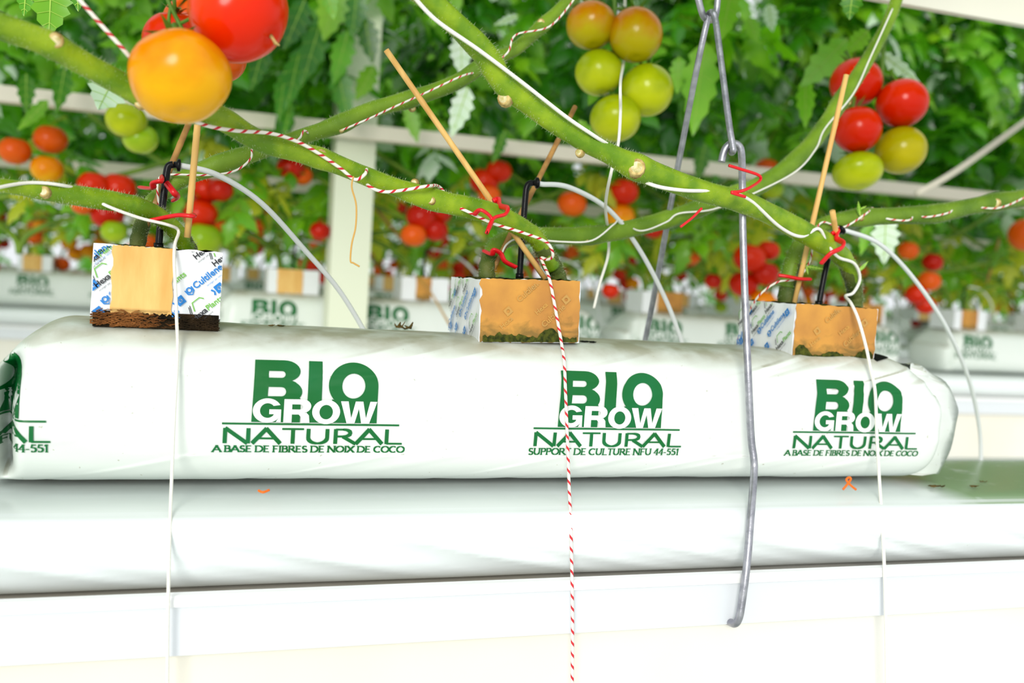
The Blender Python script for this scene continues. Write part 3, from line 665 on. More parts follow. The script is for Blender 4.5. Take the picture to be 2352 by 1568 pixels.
# ------------------------------------------------------------------ near tomato plants
def scar(px, py, Y, r, out=.3, size=1.0):
    """a cut leaf stalk standing out towards the aisle"""
    p = P(px, py, Y); d = (CAM - p).normalized(); d = (d + Vector((out, 0, .1))).normalized(); q = mpx(p, r)
    m = MB(); m.tube([p - d * q * .9, p + d * q * .05, p + d * q * .22, p + d * q * .27], [q * 1.35, q * 1.05, q * .98, q * .84], 12)
    m.cur = 1; m.tube([p + d * q * .2, p + d * q * .285], [q * .74, q * .68], 12); return m
def near_plant(label, pts, matname, scars=(), woody=None, hairs=700, leafs=(), seed=1):
    pp, rr = path(pts, 9); rnd = random.Random(seed)
    g = thing('tomato_plant', label, 'plant', pp[0])
    m = MB(); n = len(pp); rad = []
    RT = R3.transposed(); pxy = [(lambda c: (CX - FPX * c.x / c.z, CY + FPX * c.y / c.z))(RT @ (p - CAM)) for p in pp]
    for i, r in enumerate(rr):
        sw = sum(math.exp(-((pxy[i][0] - q[0]) ** 2 + (pxy[i][1] - q[1]) ** 2) / 26 ** 2) for q in scars)
        rad.append(r * (1 + .14 * min(1, sw) + .07 * noise.noise((i * .23, seed, 0)) + .05 * max(0, sin(i * .42 + seed)) ** 4))
    m.tube(pp, rad, 16); m.build('stem', M[matname], g)
    if woody:
        wp, wr = path(woody, 8); m = MB()
        m.tube(wp, [r * (1 + .05 * sin(i * 1.3)) for i, r in enumerate(wr)], 14); m.build('stem_foot', M['woody'], g)
    for s in scars:
        k = min(range(n), key=lambda i: (pxy[i][0] - s[0]) ** 2 + (pxy[i][1] - s[1]) ** 2)
        oy = sqrt((pxy[k][0] - s[0]) ** 2 + (pxy[k][1] - s[1]) ** 2) / max(1, rr[k] * FPX / dep(pp[k]))
        Y = pp[k].y - rad[k] * (sqrt(max(0, 1 - min(1, oy) ** 2)) * .92)
        scar(s[0], s[1], Y, s[3], *s[4:]).build('leaf_scar', [M['scar'], M['scarcore']], g)
    m = MB()
    allp = [(pp[i], rad[i], (pp[min(i + 1, n - 1)] - pp[max(i - 1, 0)]).normalized()) for i in range(n)]
    if woody: allp += [(wp[i], wr[i], (wp[min(i + 1, len(wp) - 1)] - wp[max(i - 1, 0)]).normalized()) for i in range(len(wp))]
    for _ in range(hairs):
        p, r, t = rnd.choice(allp); a = rnd.uniform(0, 2 * pi); u = t.cross(Vector((.3, .2, 1))).normalized(); w = t.cross(u)
        d = u * cos(a) + w * sin(a); p = p + t * rnd.uniform(-.012, .012) + d * r * .97; l = rnd.uniform(.0014, .0042)
        s = t * .00014; tip = p + (d + t * rnd.uniform(-.4, .4)).normalized() * l
        m.add([p - s, p + s, tip], [(0, 1, 2)])
    h = m.build('stem_hair', M['hair'], g); h['kind'] = 'stuff'
    return g
PL1 = near_plant('tomato plant rooted in the middle block, thick stem rising left past the orange tomato',
    [(1268, 615, 1.03, 19), (1240, 560, 1.02, 20), (1215, 533, 1.01, 21), (1130, 490, .99, 25), (990, 457, .977, 24), (860, 412, .961, 21), (740, 365, .945, 23), (600, 325, .923, 24), (500, 268, .902, 28), (400, 248, .88, 27), (320, 214, .864, 27), (200, 150, .848, 28), (110, 100, .832, 29), (-20, 52, .816, 32), (-130, 0, .8, 34), (-320, -90, .78, 34), (-520, -220, .77, 34)],
    'stem', [(127, 94, .824, 17, .1), (738, 356, .937, 13, .4), (951, 419, .969, 8, -.3), (990, 460, .969, 9, -.2), (322, 236, .862, 12, -.2)],
    [(1285, 650, 1.04, 20), (1278, 625, 1.035, 19), (1262, 595, 1.028, 20), (1240, 565, 1.02, 19)], 2600, seed=1)
PL2 = near_plant('tomato plant rooted in the last block, long stem rising left to the top middle',
    [(1962, 650, 1.03, 18), (1950, 612, 1.02, 19), (1915, 572, 1.005, 23), (1850, 535, .985, 24), (1770, 492, .966, 24), (1700, 462, .945, 25), (1600, 435, .926, 25), (1465, 385, .913, 28), (1390, 348, .907, 23), (1300, 300, .899, 23), (1215, 240, .891, 24), (1155, 190, .886, 27), (1110, 120, .88, 29), (1030, 40, .872, 26), (940, -40, .864, 28), (820, -150, .83, 28), (660, -320, .82, 28)],
    'stem', [(1157, 226, .88, 15, -.5), (1462, 384, .903, 19, .1), (1330, 350, .897, 9, -.5), (1885, 556, .985, 8, 0)],
    [(1964, 705, 1.04, 17), (1964, 680, 1.038, 18), (1960, 650, 1.03, 18), (1945, 610, 1.02, 18)], 2600, seed=2)
PL3 = near_plant('tomato plant rooted in the root-footed block, stem leaving low at the left edge',
    [(430, 570, 1.045, 19), (412, 540, 1.035, 19), (370, 500, 1.02, 20), (300, 470, 1.0, 21), (215, 455, .985, 24), (110, 440, .97, 20), (0, 425, .95, 16), (-120, 405, .93, 18), (-320, 370, .92, 18), (-600, 320, .90, 18)],
    'stem', [(100, 440, .955, 12, -.3), (322, 478, .985, 5, 0)],
    [(440, 590, 1.05, 20), (430, 565, 1.045, 19), (412, 538, 1.035, 19)], 2400, seed=3)
PL4 = near_plant('tomato plant rooted in the last block, stem bending to the right edge',
    [(1808, 660, 1.05, 20), (1818, 610, 1.05, 18), (1840, 560, 1.055, 18), (1880, 522, 1.06, 18), (1950, 502, 1.065, 19), (2060, 495, 1.07, 20), (2150, 490, 1.075, 22), (2230, 474, 1.08, 19), (2300, 462, 1.085, 20), (2380, 450, 1.09, 20), (2600, 415, 1.10, 20), (2900, 360, 1.11, 20)],
    'stemback', [(2288, 466, 1.068, 10, .2), (1976, 500, 1.05, 7, 0)],
    [(1806, 705, 1.05, 20), (1808, 670, 1.05, 20), (1820, 605, 1.05, 18)], 1400, seed=4)
PL5 = near_plant('tomato plant rooted in the middle block, stem climbing right behind the wire hanger',
    [(1125, 590, 1.06, 20), (1145, 560, 1.07, 20), (1185, 543, 1.08, 19), (1260, 541, 1.09, 20), (1360, 540, 1.10, 20), (1460, 522, 1.11, 20), (1560, 495, 1.12, 21), (1660, 455, 1.13, 21), (1745, 425, 1.14, 20), (1830, 365, 1.15, 20), (1890, 295, 1.16, 19), (1935, 225, 1.17, 18), (1985, 150, 1.18, 16), (2040, 50, 1.19, 14), (2070, -40, 1.2, 14), (2100, -180, 1.21, 14), (2120, -420, 1.22, 14)],
    'stemback', [(1345, 549, 1.078, 6, .2), (1948, 235, 1.15, 6, .2)],
    [(1122, 650, 1.05, 20), (1118, 625, 1.05, 19), (1125, 590, 1.06, 19), (1150, 556, 1.075, 19)], 1500, seed=5)
PL6 = near_plant('tomato plant rooted in the root-footed block, stem climbing right across the white post',
    [(325, 520, 1.07, 18), (345, 470, 1.08, 18), (385, 435, 1.09, 18), (430, 405, 1.095, 19), (520, 372, 1.10, 24), (600, 345, 1.11, 20), (690, 315, 1.12, 18), (780, 285, 1.13, 20), (850, 253, 1.14, 19), (950, 225, 1.15, 19), (1050, 188, 1.16, 18), (1120, 140, 1.165, 17), (1180, 115, 1.17, 15), (1250, 55, 1.18, 15), (1330, -20, 1.19, 15), (1440, -130, 1.20, 15), (1580, -330, 1.21, 15)],
    'stemback', [(784, 296, 1.11, 7, .3), (948, 248, 1.13, 7, .2), (1243, 52, 1.16, 8, 0)],
    [(314, 575, 1.06, 18), (320, 540, 1.065, 18), (335, 490, 1.075, 17)], 1500, seed=6)

# ------------------------------------------------------------------ twines, ties
def twine(label, pts, mt='twine', r=2.6, step=7, flat=1, name='twine', cat='string', pitch=.013):
    pp, _ = path(pts, step); m = MB(); rr = mpx(pp[len(pp) // 2], r); m.tube(pp, rr, 8, pitch=pitch, flat=flat); o = m.build(name, M[mt]); tag(o, label, cat); return o
twine('red-and-white twine running along the thick left stem, then down the front bag',
      [(170, -15, .811), (235, 60, .816), (297, 130, .821), (345, 200, .848), (420, 262, .872), (470, 287, .886), (540, 300, .894), (620, 306, .905), (675, 322, .918), (720, 345, .926), (780, 385, .937), (815, 412, .942), (838, 400, .939), (842, 388, .956), (838, 400, .982), (845, 425, .953), (880, 440, .953), (930, 436, .953), (985, 427, .956), (1010, 430, .99), (1040, 468, .98), (1075, 486, .969), (1130, 512, .972), (1200, 534, .977), (1255, 556, .985), (1270, 585, .99), (1258, 596, 1), (1243, 592, 1.01), (1250, 610, 1), (1262, 640, .978), (1272, 690, .97), (1283, 750, .965), (1290, 790, .958), (1296, 830, .943), (1299, 900, .936), (1303, 1000, .932), (1307, 1110, .926), (1311, 1200, .905), (1313, 1290, .889), (1314, 1340, .877), (1315, 1450, .876), (1314, 1580, .876)], r=3.7, pitch=.0115)
twine('white twine lying along the stem at top middle, then down over the last print',
      [(940, -20, .851), (1000, 45, .856), (1100, 115, .862), (1200, 190, .872), (1300, 268, .883), (1365, 312, .891), (1405, 340, .905), (1460, 400, .923), (1500, 425, .907), (1570, 437, .907), (1660, 440, .926), (1720, 458, .934), (1790, 520, .961), (1840, 543, .972), (1880, 525, .974), (1900, 560, .985), (1925, 590, .99), (1962, 605, 1), (1975, 640, 1.01), (1960, 672, 1.01), (1942, 680, 1.005), (1955, 697, .98), (1972, 735, .965), (1990, 800, .958), (2000, 850, .95), (2010, 900, .94), (2014, 1000, .934), (2020, 1105, .926), (2026, 1200, .902), (2031, 1300, .882), (2034, 1400, .877), (2036, 1500, .876), (2037, 1590, .876)], 'twinewhite', r=3.7)
twine('white twine lying along the low left stem, then down over the bag end',
      [(-30, 436, .93), (60, 420, .955), (140, 425, .965), (210, 445, .99), (240, 470, .98), (320, 500, .985), (385, 516, .99), (410, 530, 1.0), (402, 560, .985), (400, 600, .975), (404, 680, .968), (406, 740, .962), (408, 790, .950), (406, 850, .942), (400, 960, .936), (395, 1080, .930), (392, 1160, .916), (389, 1260, .893), (387, 1345, .878), (385, 1450, .876), (384, 1590, .876)], 'twinewhite', r=3.8)
twine('dark red and white twine spiralling up the rear stem left of the white post',
      [(365, 470, 1.07), (362, 425, 1.07), (380, 402, 1.08), (480, 402, 1.075), (540, 392, 1.08), (575, 365, 1.085), (580, 340, 1.10), (600, 330, 1.13), (680, 322, 1.10), (700, 300, 1.10), (730, 318, 1.14), (830, 280, 1.11), (900, 248, 1.125), (980, 212, 1.13), (1060, 175, 1.135), (1110, 160, 1.17), (1165, 122, 1.14), (1185, 80, 1.15), (1260, 62, 1.155), (1310, 10, 1.165), (1330, -25, 1.17)], r=2.3)
twine('pale twine hugging the low edge of the stem right of the middle block',
      [(1150, 590, 1.04), (1165, 560, 1.04), (1200, 548, 1.055), (1290, 555, 1.07), (1360, 552, 1.075), (1410, 515, 1.08), (1425, 505, 1.12), (1470, 530, 1.09), (1530, 510, 1.09), (1560, 490, 1.10), (1640, 480, 1.11), (1740, 440, 1.115), (1830, 392, 1.12), (1875, 340, 1.13), (1895, 295, 1.135), (1960, 215, 1.14), (2000, 130, 1.15), (2050, 20, 1.16)], 'twinewhite', r=2.0)
twine('pinkish twine wound in wide turns round the stem bending to the right edge',
      [(1690, 795, 1.12), (1705, 750, 1.10), (1738, 685, 1.05), (1785, 648, 1.03), (1830, 640, 1.03), (1860, 600, 1.035), (1870, 540, 1.04), (1890, 510, 1.045), (1935, 522, 1.05), (1990, 490, 1.05), (2005, 478, 1.08), (2030, 500, 1.06), (2090, 505, 1.055), (2098, 478, 1.08), (2120, 498, 1.06), (2180, 488, 1.06), (2200, 470, 1.08), (2290, 478, 1.065), (2360, 450, 1.07)], r=2.2)
twine('loose tan string end dangling below the thick stem in front of the white post',
      [(812, 405, .92), (808, 430, .92), (818, 470, .92), (817, 520, .92), (808, 560, .92), (805, 598, .92), (812, 604, .92), (826, 612, .92)], 'twinetan', r=2.0)
twine('thin white string hanging in front of the green tomatoes',
      [(1438, -300, 1.62), (1436, -60, 1.6), (1434, 110, 1.56), (1431, 152, 1.40), (1425, 190, 1.06), (1425, 260, 1.045), (1420, 330, 1.04), (1405, 390, 1.0), (1391, 470, 1.05), (1398, 545, 1.13), (1396, 590, 1.13), (1378, 650, 1.13), (1364, 708, 1.13)], 'twinewhite', r=3.6)
def tie(label, pts, r=4.5, mt='red', flat=.55, cat='tie'):
    return twine(label, pts, mt, r, 6, flat, 'plant_tie', cat)
tie('red tie pulled tight across the stem of the root-footed block to its upright stick', [(346, 506, 1.0), (375, 500, .995), (410, 494, .985), (442, 496, .98), (440, 493, 1.0)], 8.5, flat=.6)
tie('red and white tie looped round the stake of the root-footed block', [(322, 430, 1.06), (350, 432, 1.03), (352, 420, 1.02), (372, 415, 1.015), (372, 408, 1.04), (398, 440, 1.02), (408, 453, 1.03), (398, 460, 1.04)], 7.5, flat=.6)
tie('red ribbon tie knotted over the thick stem left of the middle stake', [(1090, 492, .965), (1105, 482, .955), (1130, 504, .955), (1118, 535, .945), (1133, 502, .955), (1160, 492, .957), (1165, 478, .965), (1148, 472, .985), (1145, 458, 1.0), (1133, 462, 1.0)], 7.2, flat=.6)
tie('red ribbon tie low on the left stem of the middle block', [(1112, 576, 1.05), (1130, 584, 1.035), (1134, 574, 1.03), (1150, 582, 1.03), (1160, 600, 1.03), (1186, 614, 1.03)], 7.2, flat=.6)
tie('red wire tie twisted on the stem beside the wire hanger', [(1674, 380, .925), (1700, 388, .925), (1742, 402, .925), (1745, 415, .925), (1720, 432, .905), (1698, 440, .905), (1680, 442, .905), (1712, 452, .905)], 3.6, flat=1)
tie('thin red tie end poking down below the stem by the wire hanger', [(1612, 478, .905), (1590, 500, .905), (1563, 521, .905)], 3, flat=1)
tie('red ribbon tie around the stub above the last block', [(1886, 605, .975), (1908, 582, .965), (1932, 570, .965), (1938, 558, .97), (1928, 552, .98), (1920, 545, .985), (1925, 530, .99), (1910, 538, .99)], 7.2, flat=.6)
tie('short pinkish red tie low on the left stem of the last block', [(1788, 632, 1.025), (1810, 635, 1.02), (1835, 640, 1.02), (1860, 641, 1.025)], 7.2, flat=.6)

# ------------------------------------------------------------------ wire hanger
def wire(name, label, pts, r, step=8):
    pp, _ = path(pts, step); m = MB(); m.tube(pp, r, 12); o = m.build(name, M['steel']); tag(o, label, 'hanger'); return o
wire('hanger_loop', 'bright steel loop at the top edge carrying the wire hanger', [(1640, -330, 1.03), (1600, -160, 1.02), (1594, -60, 1.02), (1607, 10, 1.02), (1618, 40, 1.025), (1632, 46, 1.04), (1645, 30, 1.05), (1652, -60, 1.05), (1656, -160, 1.045), (1646, -330, 1.035)], .0038)
wire('hanger_wire', 'bent grey steel wire with one long slanting leg going behind the bag', [(1478, 800, 1.19), (1500, 690, 1.17), (1550, 420, 1.10), (1600, 160, 1.04), (1625, 45, 1.025), (1631, 30, 1.02), (1638, 30, 1.01), (1644, 50, 1.005), (1656, 140, .985), (1674, 280, .955), (1683, 335, .945), (1684, 347, .945), (1680, 350, .955)], .0036)
wire('hanger_rod', 'straight grey steel rod hooked under the rim of the front gutter', [(1657, 372, .955), (1664, 345, .955), (1678, 330, .954), (1695, 333, .952), (1703, 352, .952), (1705, 420, .958), (1706, 520, .956), (1711, 680, .942), (1718, 850, .927), (1725, 1000, .926), (1731, 1050, .924), (1732, 1085, .920), (1725, 1180, .895), (1715, 1300, .878), (1703, 1390, .876), (1697, 1420, .877), (1688, 1432, .881), (1676, 1428, .890), (1660, 1420, .903)], .0040)

# ------------------------------------------------------------------ debris on the films
def debris(px, py, r, label, mt='crop_debris', seed=0, z0=None, tall=1):
    p = on_bag(px, py)
    if p is None or z0 is not None:
        d = ray(px, py); p = CAM + d * (((z0 or .992) - CAM.z) / d.z)
    m = MB(); rnd = random.Random(seed); q = mpx(p, r)
    for k in range(5):
        a = rnd.uniform(0, pi); c = p + Vector((rnd.uniform(-1, 1) * q, rnd.uniform(-.3, .3) * q, .001))
        m.tube([c + Vector((cos(a) * q * t, .3 * sin(a) * q * t, abs(t) * q * .5 * tall * rnd.random())) for t in (-.8, -.3, .2, .8)], [q * .08, q * .25, q * .22, q * .05], 5, flat=.5)
    o = m.build('crop_debris', M[mt]); tag(o, label, 'debris'); return o
debris(925, 757, 18, 'curled dry leaf scrap standing on the bag left of the middle block', seed=3, tall=2.5)
debris(635, 750, 14, 'flat brown scrap on the bag right of the root-footed block', seed=4, tall=.5)
debris(1225, 782, 16, 'yellow-brown shred at the foot of the middle block', seed=5, tall=.4, mt='bamboodark')
debris(1350, 787, 16, 'dark scrap beside the right foot of the middle block', seed=6, tall=.4, mt='dark')
debris(2258, 1108, 8, 'small brown crumb on the mat top', seed=7, z0=.839)
debris(2240, 1118, 14, 'thin brown stalk piece on the mat top past the bag end', seed=9, z0=.839, tall=.3)
debris(2150, 1118, 16, 'dark clump in the corner under the bag end', seed=8, z0=.8395, tall=.4)
m = MB(); pp, _ = path([(1936, 1124, .928), (1946, 1112, .928), (1954, 1100, .930), (1950, 1096, .931), (1944, 1102, .930), (1954, 1114, .928), (1966, 1124, .928)], 6); m.tube(pp, .0013, 8); tag(m.build('rubber_band', M['orangebit']), 'orange band loop sticking out under the bag', 'band')
m = MB(); pp, _ = path([(594, 1126, .93), (604, 1130, .926), (618, 1125, .93)], 6); m.tube(pp, .0012, 8); tag(m.build('rubber_band', M['orangebit']), 'small orange band end in the crease under the left print', 'band')

# ------------------------------------------------------------------ tomatoes
def tomato_shape(rad, sq_, ribs, seed, nu=40, nv=24):
    vs = []; fs = []
    for j in range(nv + 1):
        f = pi * j / nv
        for i in range(nu):
            a = 2 * pi * i / nu
            r = sin(f) * (1 + ribs * .035 * cos(5 * a + seed) * sin(f) + .02 * noise.noise((cos(a), sin(a), f + seed)))
            z = cos(f) * sq_
            if z > 0: z -= .22 * math.exp(-(r / .28) ** 2)
            else: z += .05 * math.exp(-(r / .16) ** 2)
            vs.append(Vector((cos(a) * r * rad, sin(a) * r * rad, z * rad)))
    for j in range(nv):
        for i in range(nu): fs.append((j * nu + i, (j + 1) * nu + i, (j + 1) * nu + (i + 1) % nu, j * nu + (i + 1) % nu))
    return vs, fs
def mesh_of(name, vs, fs, mt):
    me = bpy.data.meshes.new(name); me.from_pydata([tuple(v) for v in vs], [], fs); me.materials.append(mt)
    me.polygons.foreach_set('use_smooth', [True] * len(fs)); return me
def calyx_mb(rad, sq_, seed):
    m = MB(); rnd = random.Random(seed); top = rad * (sq_ - .20)
    for k in range(6):
        a = 2 * pi * k / 6 + rnd.uniform(-.2, .2); l = rad * rnd.uniform(.5, .75); d = Vector((cos(a), sin(a), 0)); s = Vector((-sin(a), cos(a), 0)) * rad * .07
        pts = [Vector((0, 0, top + .004)), d * l * .5 + Vector((0, 0, top + rad * .30)), d * l + Vector((0, 0, top + rad * .30 + rnd.uniform(-.1, .25) * rad))]
        m.add([pts[0] - s * .6, pts[0] + s * .6, pts[1] + s, pts[1] - s, pts[2]], [(0, 1, 2, 3), (3, 2, 4)])
    m.tube([Vector((0, 0, top)), Vector((.002, 0, top + rad * .4)), Vector((.006, .002, top + rad * .75))], [rad * .07, rad * .06, rad * .08], 8); return m
def tomato(px, py, Y, rpx, mt, label, tilt=(0, 0), sq_=.86, ribs=0, seed=0, group=None, calyx=True, tip=False):
    p = P(px, py, Y); rad = mpx(p, rpx)
    g = thing('tomato', label, 'tomato', p, group); g.rotation_mode = 'ZYX'; g.rotation_euler = (tilt[0], tilt[1], seed * 1.3)
    vs, fs = tomato_shape(rad, sq_, ribs, seed)
    f = bpy.data.objects.new('fruit', mesh_of('fruit', vs, fs, M[mt])); COL.objects.link(f); f.parent = g
    if calyx:
        m = calyx_mb(rad, sq_, seed); c = mesh_of('calyx', m.v, m.f, M['calyx']); o = bpy.data.objects.new('calyx', c); COL.objects.link(o); o.parent = g
    if tip:
        m = MB(); z = -rad * sq_ + .002
        m.tube([(0, 0, z), (.001, 0, z - .004), (.003, .001, z - .009), (.002, 0, z - .012)], [.0018, .0012, .0016, .0006], 6)
        o = bpy.data.objects.new('blossom_scar', mesh_of('blossom_scar', m.v, m.f, M['scar'])); COL.objects.link(o); o.parent = g
    return g
tomato(413, 176, .80, 114, 't_orange', 'big orange tomato in sharp focus at upper left', (-.5, -.1), .90, .6, 1)
tomato(548, 28, .83, 116, 't_bigred', 'big bright red tomato above and right of the orange one', (-.75, -.75), .93, .5, 2, tip=True)
tomato(402, 92, .91, 72, 't_red', 'red tomato peeping out over the top of the orange one', (.2, 0), .9, 0, 3)
tomato(438, 52, .93, 62, 't_redor', 'red tomato tucked between the stalks behind the orange one', (0, .2), .9, 0, 4)
tomato(508, 132, .95, 58, 't_redor', 'pinkish red tomato showing below the big red one', (0, .3), .95, 0, 5)
GG = [(1358, 58, 58, 't_amber', 'brownish tomato, upper left of the green truss', .93), (1460, 80, 62, 't_amber', 'amber-flushed tomato, upper right of the green truss', 1.02), (1376, 167, 55, 't_green', 'olive green tomato, middle left of the green truss', .95), (1486, 207, 61, 't_green', 'large green tomato, middle right of the green truss', .98), (1414, 272, 59, 't_green', 'lowest green tomato of the green truss, behind the white string', .88)]
for i, (x, y, r, mt, lb, s) in enumerate(GG): tomato(x, y, 1.42 + (.03 if i in (0, 2) else 0), r, mt, lb, (-.4, .1 * (i % 2)), s, .2, 11 + i)
RR = [(1966, 190, 59, 't_red', 'red tomato at the top of the mixed truss, crossed by stem and stick', .92), (2072, 237, 59, 't_red', 'red tomato on the upper right of the mixed truss', .92), (1969, 298, 55, 't_red', 'red tomato in the middle left of the mixed truss', .95), (2069, 345, 58, 't_olive', 'olive tomato on the lower right of the mixed truss', .92), (1970, 393, 57, 't_green', 'flat green tomato at the bottom of the mixed truss', .72)]
for i, (x, y, r, mt, lb, s) in enumerate(RR): tomato(x, y, 1.42 + (.04 if i in (0,) else 0), r, mt, lb, (-.4, -.1 * (i % 2)), s, .2, 21 + i)
def truss(label, pts, r):
    pp, _ = path(pts[0], 6); m = MB(); m.tube(pp, mpx(pp[0], r), 8)
    for q in pts[1:]:
        w, _ = path(q, 5); m.tube(w, mpx(w[0], r * .8), 6)
    o = m.build('fruit_stalk', M['calyx']); tag(o, label, 'stalk'); return o
truss('dark green fruit stalk between the orange and the big red tomato', [[(370, -40, .87), (392, 15, .87), (412, 55, .87), (425, 85, .86), (420, 110, .83)], [(392, 15, .87), (388, 45, .87), (392, 75, .86)], [(412, 55, .87), (440, 40, .86), (470, 10, .85)]], 5)
truss('fruit stalk running down through the green truss', [[(1410, -40, 1.46), (1412, 20, 1.46), (1416, 120, 1.46), (1430, 200, 1.46), (1428, 240, 1.46)], [(1412, 20, 1.46), (1440, 20, 1.45)], [(1416, 120, 1.46), (1390, 120, 1.46)]], 5)
truss('thin fruit stalk running down through the mixed truss', [[(2040, 30, 1.44), (2030, 110, 1.45), (2026, 170, 1.45), (2022, 260, 1.46), (2018, 330, 1.46)], [(2026, 170, 1.45), (2050, 180, 1.45)], [(2022, 260, 1.46), (1990, 262, 1.46)]], 5)

# tomatoes of the second row, one by one
T2R = [
 ('pair-and-one at the far left edge', 2.62, [(34, 346, 36, 't_redor', 'leftmost orange-red'), (116, 320, 38, 't_redor', 'upper orange-red'), (108, 388, 36, 't_orange', 'lowest orange')]),
 ('green group left of the orange tomato', 2.0, [(290, 275, 46, 't_green', 'upper green'), (322, 318, 40, 't_lime', 'lower yellow-green')]),
 ('cluster behind the low left stem', 2.6, [(215, 425, 36, 't_red', 'left red'), (272, 432, 40, 't_red', 'right red'), (246, 492, 38, 't_dark', 'lower dull red'), (262, 532, 30, 't_lime', 'lowest yellow-green'), (190, 470, 26, 't_redor', 'small orange')]),
 ('cluster behind the upright stick', 2.6, [(472, 436, 36, 't_red', 'upper left red'), (506, 436, 30, 't_dark', 'upper right red'), (460, 492, 40, 't_red', 'middle red'), (500, 512, 28, 't_redor', 'right orange-red'), (468, 548, 42, 't_lime', 'lowest yellow-green')]),
 ('pair left of the white post', 2.65, [(668, 385, 32, 't_dark', 'left dull red'), (692, 402, 26, 't_redor', 'right orange-red'), (735, 530, 24, 't_dark', 'low dark red')]),
 ('trio behind the long pale stick', 2.6, [(1146, 393, 30, 't_red', 'topmost red'), (1112, 416, 34, 't_red', 'larger left red'), (1124, 448, 26, 't_redor', 'lowest orange-red')]),
 ('cluster left of the middle block', 2.6, [(968, 498, 36, 't_dark', 'upper left dark red'), (1008, 488, 30, 't_dark', 'upper right dark red'), (950, 540, 30, 't_redor', 'lower left orange-red'), (1000, 528, 30, 't_dark', 'lower right dark red')]),
 ('group under the middle hose', 2.6, [(1314, 468, 34, 't_redor', 'single brownish red')]),
 ('group beside the thin white string', 2.6, [(1432, 440, 35, 't_red', 'bright red upper'), (1424, 496, 34, 't_orange', 'orange lower'), (1402, 668, 20, 't_red', 'small low-hanging red')]),
 ('cluster left of the last block', 2.55, [(1722, 592, 38, 't_red', 'upper red'), (1765, 575, 26, 't_red', 'right red'), (1708, 652, 34, 't_dark', 'left dark red'), (1758, 628, 32, 't_dark', 'middle dark red'), (1752, 692, 30, 't_orange', 'lowest orange')]),
 ('pair behind the hook of the wire hanger', 2.6, [(1762, 388, 28, 't_redor', 'upper brownish red'), (1772, 432, 28, 't_lime', 'lower yellow')]),
 ('string of fruit behind the long right hose', 2.6, [(2086, 575, 24, 't_redor', 'topmost orange-red'), (2142, 602, 24, 't_dark', 'dark red right-hand'), (2135, 645, 26, 't_redor', 'brownish middle'), (2105, 676, 26, 't_red', 'low left bright red'), (2125, 700, 24, 't_red', 'lowest bright red')]),
 ('leaves at the right picture edge', 2.5, [(2362, 540, 44, 't_redor', 'large pale red')]),
 ('gap right of the slanting hanger leg', 2.65, [(1588, 588, 22, 't_redor', 'orange upper'), (1638, 645, 20, 't_dark', 'dark red lower'), (1500, 525, 26, 't_dark', 'half-hidden dark red')]),
]
k = 30
for name, Y, fr in T2R:
    for (x, y, r, mt, lb) in fr:
        k += 1; tomato(x, y, Y + (k % 3) * .02, r, mt, '%s tomato, blurred, in the %s' % (lb, name), (.1, .1), .88, 0, k, None, calyx=False)
# far tomatoes, too small and blurred to tell apart
protos = []
for mt in ('t_red', 't_redor', 't_orange', 't_dark', 't_lime'):
    vs, fs = tomato_shape(.034, .88, 0, 3, 16, 10); protos.append(mesh_of('far_fruit', vs, fs, M[mt]))
rnd = random.Random(5)
for row, n_, xr in ((2, 150, (-1.0, 5.4)), (3, 150, (-1.4, 7.4))):
    done = 0
    while done < n_:
        cxx = rnd.uniform(*xr); cz_ = rnd.uniform(1.10, 1.38); yy = 1.0 + row * PITCH + rnd.uniform(-.12, .12)
        for q in range(rnd.randint(2, 5)):
            o = bpy.data.objects.new('tomato', rnd.choice(protos[:3] if q < 2 else protos)); COL.objects.link(o)
            o.location = (cxx + rnd.uniform(-.05, .05), yy + rnd.uniform(-.03, .03), cz_ - q * .05 + rnd.uniform(-.01, .01)); o.rotation_euler = (rnd.uniform(-.3, .3), rnd.uniform(-.3, .3), rnd.uniform(0, 6))
            tag(o, 'small blurred tomato hanging over the third row of bags' if row == 2 else 'tiny blurred tomato hanging over the farthest bags', 'tomato', 'tomatoes of the third row' if row == 2 else 'tomatoes of the farthest row')
            done += 1

